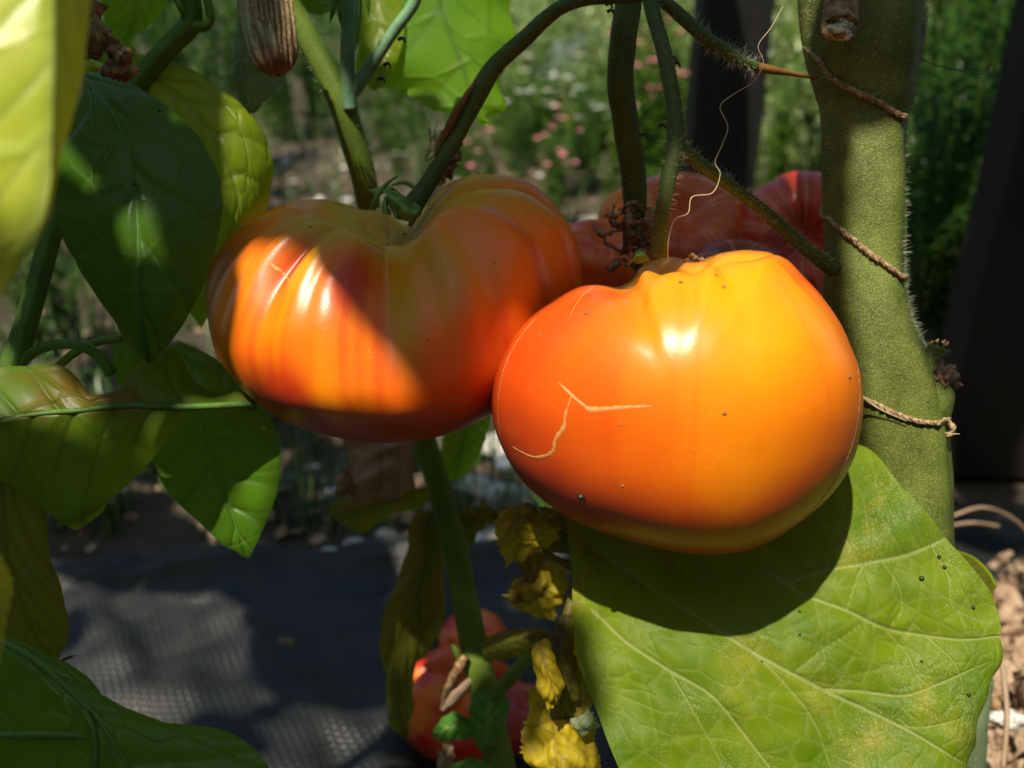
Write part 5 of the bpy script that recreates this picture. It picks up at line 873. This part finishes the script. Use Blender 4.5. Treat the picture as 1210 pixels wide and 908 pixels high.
o, _, _ = tube('hair_strand', [(1088, 18, 25.4, .6), (1092, 35, 25.2, .6), (1087, 52, 25.3, .6), (1090, 60, 25.2, .6), (1084, 66, 25.2, .6), (1102, 76, 25, .6), (1125, 82, 25, .6), (1150, 86, 25, .6), (1168, 86, 25, .6), (1172, 78, 25, .5), (1168, 76, 25, .4)], M['black_hair'], None, 5, 120)
tag(o, 'fine black hair sticking out from the right side of the thick stem', 'hair')
# black droppings on the great leaf
VB = GH.reshape(-1, 3); BG = BVHTree.FromPolygons([tuple(v) for v in VB.tolist()], grid_faces(*GH.shape[:2]).tolist())
for i, (x, y, r) in enumerate([(1089, 684, 3.4), (1110, 658, 2.6), (1116, 670, 2.6), (1150, 718, 2.3), (945, 723, 1.8), (1089, 782, 1.8), (945, 750, 1.6), (1145, 821, 2.2), (900, 782, 1.6)]):
    p, n = surf(BG, x, y)
    if p is None: continue
    tag(bead('dropping', p + n * .0001 * np.sign((CP - p) @ n), r * .235 / FPX, M['speck'], None, (1, 1, .8), i, (6, 8), .15), 'tiny black dropping on the great green leaf', 'dropping', 'black droppings on the great green leaf')
# heap of dry litter at the lower right
def heap_z(x, y):
    c = GND(1215, 830, .09); r2 = ((x - c[0] - .03) / .085) ** 2 + ((y - c[1]) / .10) ** 2; return .10 * np.exp(-r2 * .9) + .004
hc = GND(1215, 830, .09)
G, F = sheet(hc[0] - .2, hc[0] + .25, hc[1] - .2, hc[1] + .2, 80, 70, lambda x, y: heap_z(x, y) - .006 + (vnoise(np.stack([x.ravel(), y.ravel()], 1) * 90, 5) * .002).reshape(x.shape))
tag(mesh_obj('litter_heap', G.reshape(-1, 3), F, M['litter']), 'low heap of dry brown plant litter beside the great leaf', 'litter', kind='stuff')
rl = random.Random(12)
protos = []
for i in range(7):
    o = free_leaf('dry_flake', M['litter'], (0, 0, 0), (1, 0, 0), (0, 0, 1), .022 + .004 * (i % 3), .011 + .002 * (i % 4), None, curl=[2.6, -1.8, 3.4, 1.2, -2.6, 2.2, .8][i], fold=.5, nu=16, nv=9, seed=i, crumple=.0025); protos.append(o.data); bpy.data.objects.remove(o)
for i in range(150):
    px, py = rl.uniform(1128, 1250), rl.uniform(672, 930)
    p = GND(px, py, .05)
    for _ in range(6): p = GND(px, py, float(heap_z(np.array(p[0]), np.array(p[1]))))
    o = bpy.data.objects.new('dry_flake', protos[i % 7]); COL.objects.link(o); o.location = (p[0], p[1], p[2] + rl.uniform(-.002, .007)); o.rotation_euler = (rl.uniform(-1, 1), rl.uniform(-1, 1), rl.uniform(0, 6.28)); o.scale = (rl.uniform(.6, 1.25),) * 3
    tag(o, 'curled dry brown leaf flake in the litter heap at the lower right', 'dry leaf', 'dry leaf flakes on the litter heap')
tt = thing('twig', 'dry twig with a white lichen covered end lying on the litter', 'twig', W(1170, 825, 36))
_, _, _ = tube('twig_shaft', [(1140, 800, 37, 8), (1160, 816, 36.5, 8), (1176, 832, 36, 8.5), (1188, 846, 35.6, 9)], M['bark'], tt, 14, 30, noise=.12)
bead('lichen_end', W(1190, 851, 35.4), .0044, M['lichen'], tt, (1.5, .9, .8), 5, (14, 18), .3)
tube('dry_stalk', [(1180, 760, 36, 3), (1186, 800, 35.6, 3), (1190, 850, 35, 3), (1185, 910, 34.5, 3)], M['litter'], tt, 6, 20)
# scrap on the fabric and strands behind
sp = GND(336, 762, .008); tag(bead('leaf_scrap', sp, .006, M['bark'], None, (1.4, .8, .5), 3, (9, 12), .35), 'small brown scrap lying on the black fabric', 'scrap')
for i, pts in enumerate([[(1120, 612, 50, 2), (1160, 600, 52, 2), (1195, 612, 55, 2), (1225, 640, 58, 2)], [(1118, 622, 52, 2), (1150, 618, 54, 2), (1180, 622, 56, 2)]]):
    o, _, _ = tube('straw', pts, M['litter'], None, 6, 30); tag(o, ['thin dry straw arching in front of the dark post foot', 'shorter dry straw below the arching one near the dark post foot'][i], 'straw')
# ================================================================== ADDED UPPER LEAVES (out of the picture, placed for the shade they cast into it)
import os
SHADE = [(-0.2044, 0.0107, 0.6543, 2.3535, 0.1500, 0.1015), (-0.1606, 0.0136, 0.9225, 3.2599, 0.1500, 0.1080), (-0.0689, 0.1109, 0.8556, 4.6394, 0.1500, 0.1079), (-0.1532, 0.1044, 0.6232, 1.6040, 0.0470, 0.0178), (0.0425, 0.1627, 0.6212, 6.1710, 0.0471, 0.0321), (-0.1971, 0.1103, 0.6220, 2.1622, 0.0804, 0.0392), (-0.1481, 0.0011, 0.8449, 4.7222, 0.0662, 0.0477), (-0.1804, 0.1844, 0.6323, 4.9248, 0.1500, 0.0694), (-0.2506, 0.1710, 0.6338, 5.9151, 0.1500, 0.1080), (-0.1645, 0.0981, 0.6125, 0.4600, 0.0299, 0.0138), (0.2559, 0.4376, 0.7320, 4.5580, 0.1500, 0.1080), (-0.2007, 0.0934, 0.8663, 1.9845, 0.0651, 0.0292), (-0.1290, -0.0466, 0.8187, 1.8255, 0.0373, 0.0158), (-0.0177, 0.0687, 0.7751, 4.6631, 0.0320, 0.0213), (-0.1812, 0.0862, 0.6936, 0.5757, 0.0224, 0.0116), (-0.2125, 0.0310, 0.7197, 4.0919, 0.0200, 0.0115), (-0.2146, 0.1048, 0.6163, 2.6328, 0.0251, 0.0181), (-0.4648, 0.2718, 0.7140, 1.8352, 0.1500, 0.1080), (-0.1632, -0.0649, 0.8914, 1.4038, 0.0617, 0.0317), (0.0710, 0.7355, 0.8201, 4.9188, 0.1496, 0.1003), (-0.0808, 0.0066, 0.9188, 5.8524, 0.0726, 0.0405), (-0.3084, 0.2433, 0.6567, 3.0037, 0.1500, 0.1080), (0.0206, 0.0547, 0.7305, 2.3557, 0.0201, 0.0134), (-0.1341, 0.1828, 0.7114, 1.5434, 0.0465, 0.0177), (-0.0141, 0.0605, 0.7408, 4.9249, 0.0481, 0.0183), (-0.1890, 0.0175, 0.7354, 6.1116, 0.0229, 0.0165), (-0.1365, 0.0247, 0.6896, 3.2851, 0.0363, 0.0230), (-0.0491, 0.0710, 0.6998, 5.3597, 0.0200, 0.0137), (0.2818, 0.5243, 0.7503, -0.7345, 0.0937, 0.0674), (-0.1174, 0.0850, 0.6439, 5.3367, 0.0279, 0.0138), (0.3425, 0.7630, 0.7549, 4.0166, 0.1495, 0.1054), (-0.3245, 0.3303, 0.6625, 3.0441, 0.1484, 0.1056), (-0.1025, -0.0288, 0.7299, 1.3880, 0.0278, 0.0106), (-0.1011, 0.0122, 0.6403, 0.9091, 0.0222, 0.0084), (-0.3104, 0.1031, 0.6218, 0.0036, 0.0686, 0.0472), (0.0131, 0.1306, 0.6517, 3.5608, 0.0273, 0.0141), (-0.0061, 0.0500, 0.9037, 2.9141, 0.0276, 0.0199), (-0.4926, 0.3385, 0.6509, 0.6758, 0.1366, 0.0939), (-0.4536, 0.1749, 0.6843, 1.6833, 0.0473, 0.0280), (-0.1691, 0.0898, 0.6829, 1.8871, 0.0317, 0.0195), (-0.1655, -0.0680, 0.7628, 3.5055, 0.0537, 0.0385), (-0.1761, 0.1036, 0.6282, 4.7584, 0.0205, 0.0096), (-0.1408, 0.0222, 0.7715, 2.6095, 0.0293, 0.0183), (-0.1880, 0.0012, 0.7779, 1.1947, 0.0298, 0.0164), (-0.2026, 0.1494, 0.8669, 2.4976, 0.0739, 0.0532), (-0.1987, 0.0098, 0.7859, 3.9199, 0.0200, 0.0089), (-0.3753, 0.2602, 0.6310, 3.6076, 0.0840, 0.0604), (-0.2107, 0.1169, 0.6160, 0.5717, 0.0200, 0.0107), (-0.1033, 0.2208, 0.6388, 2.8234, 0.0200, 0.0095), (-0.3018, 0.1046, 0.6780, 0.6295, 0.0289, 0.0177), (0.2126, 0.3106, 0.8670, 4.4970, 0.0902, 0.0650), (-0.0347, -0.1370, 0.9223, -0.2037, 0.0446, 0.0321), (-0.3306, 0.4117, 0.7043, -0.3870, 0.1500, 0.1080), (-0.3273, 0.1959, 0.6493, 4.8231, 0.0224, 0.0161), (-0.0097, 0.0652, 0.7488, 1.1542, 0.0213, 0.0083)]
for i, (x, y, z, a, L, Wd) in enumerate(SHADE): shade_leaf(x, y, z, a, L, Wd, PP if x < -.12 else CPT if x < .05 else TP, i)
for (x, y, L, Wd, a) in [(-.10, .62, .16, .11, .3), (.06, .66, .16, .12, 1.4), (.16, .60, .17, .12, .4), (-.22, .75, .16, .12, 1.7), (.02, .80, .18, .13, .2), (.25, .75, .18, .13, .9), (-.38, .72, .16, .12, .1), (.13, .85, .18, .13, 2.1), (-.05, .50, .12, .08, 1.0), (.3, .6, .18, .13, .2), (-.12, .92, .18, .13, .5), (-.3, .95, .18, .13, 1.5), (-.5, .9, .18, .13, .5), (.4, .9, .2, .15, .7), (-.2, .62, .10, .06, 2.0)]:  # more unseen leaves, added sunward to shade the ground behind
    c = np.array([x, y, .0]) + SUN * .85; free_leaf('leaf', M['leaf_occluder'], c, (math.cos(a), math.sin(a), -.1), (0, -.2, 1), L, Wd, TP if x > 0 else CPT, curl=.35, fold=.1, seed=int(x * 100))
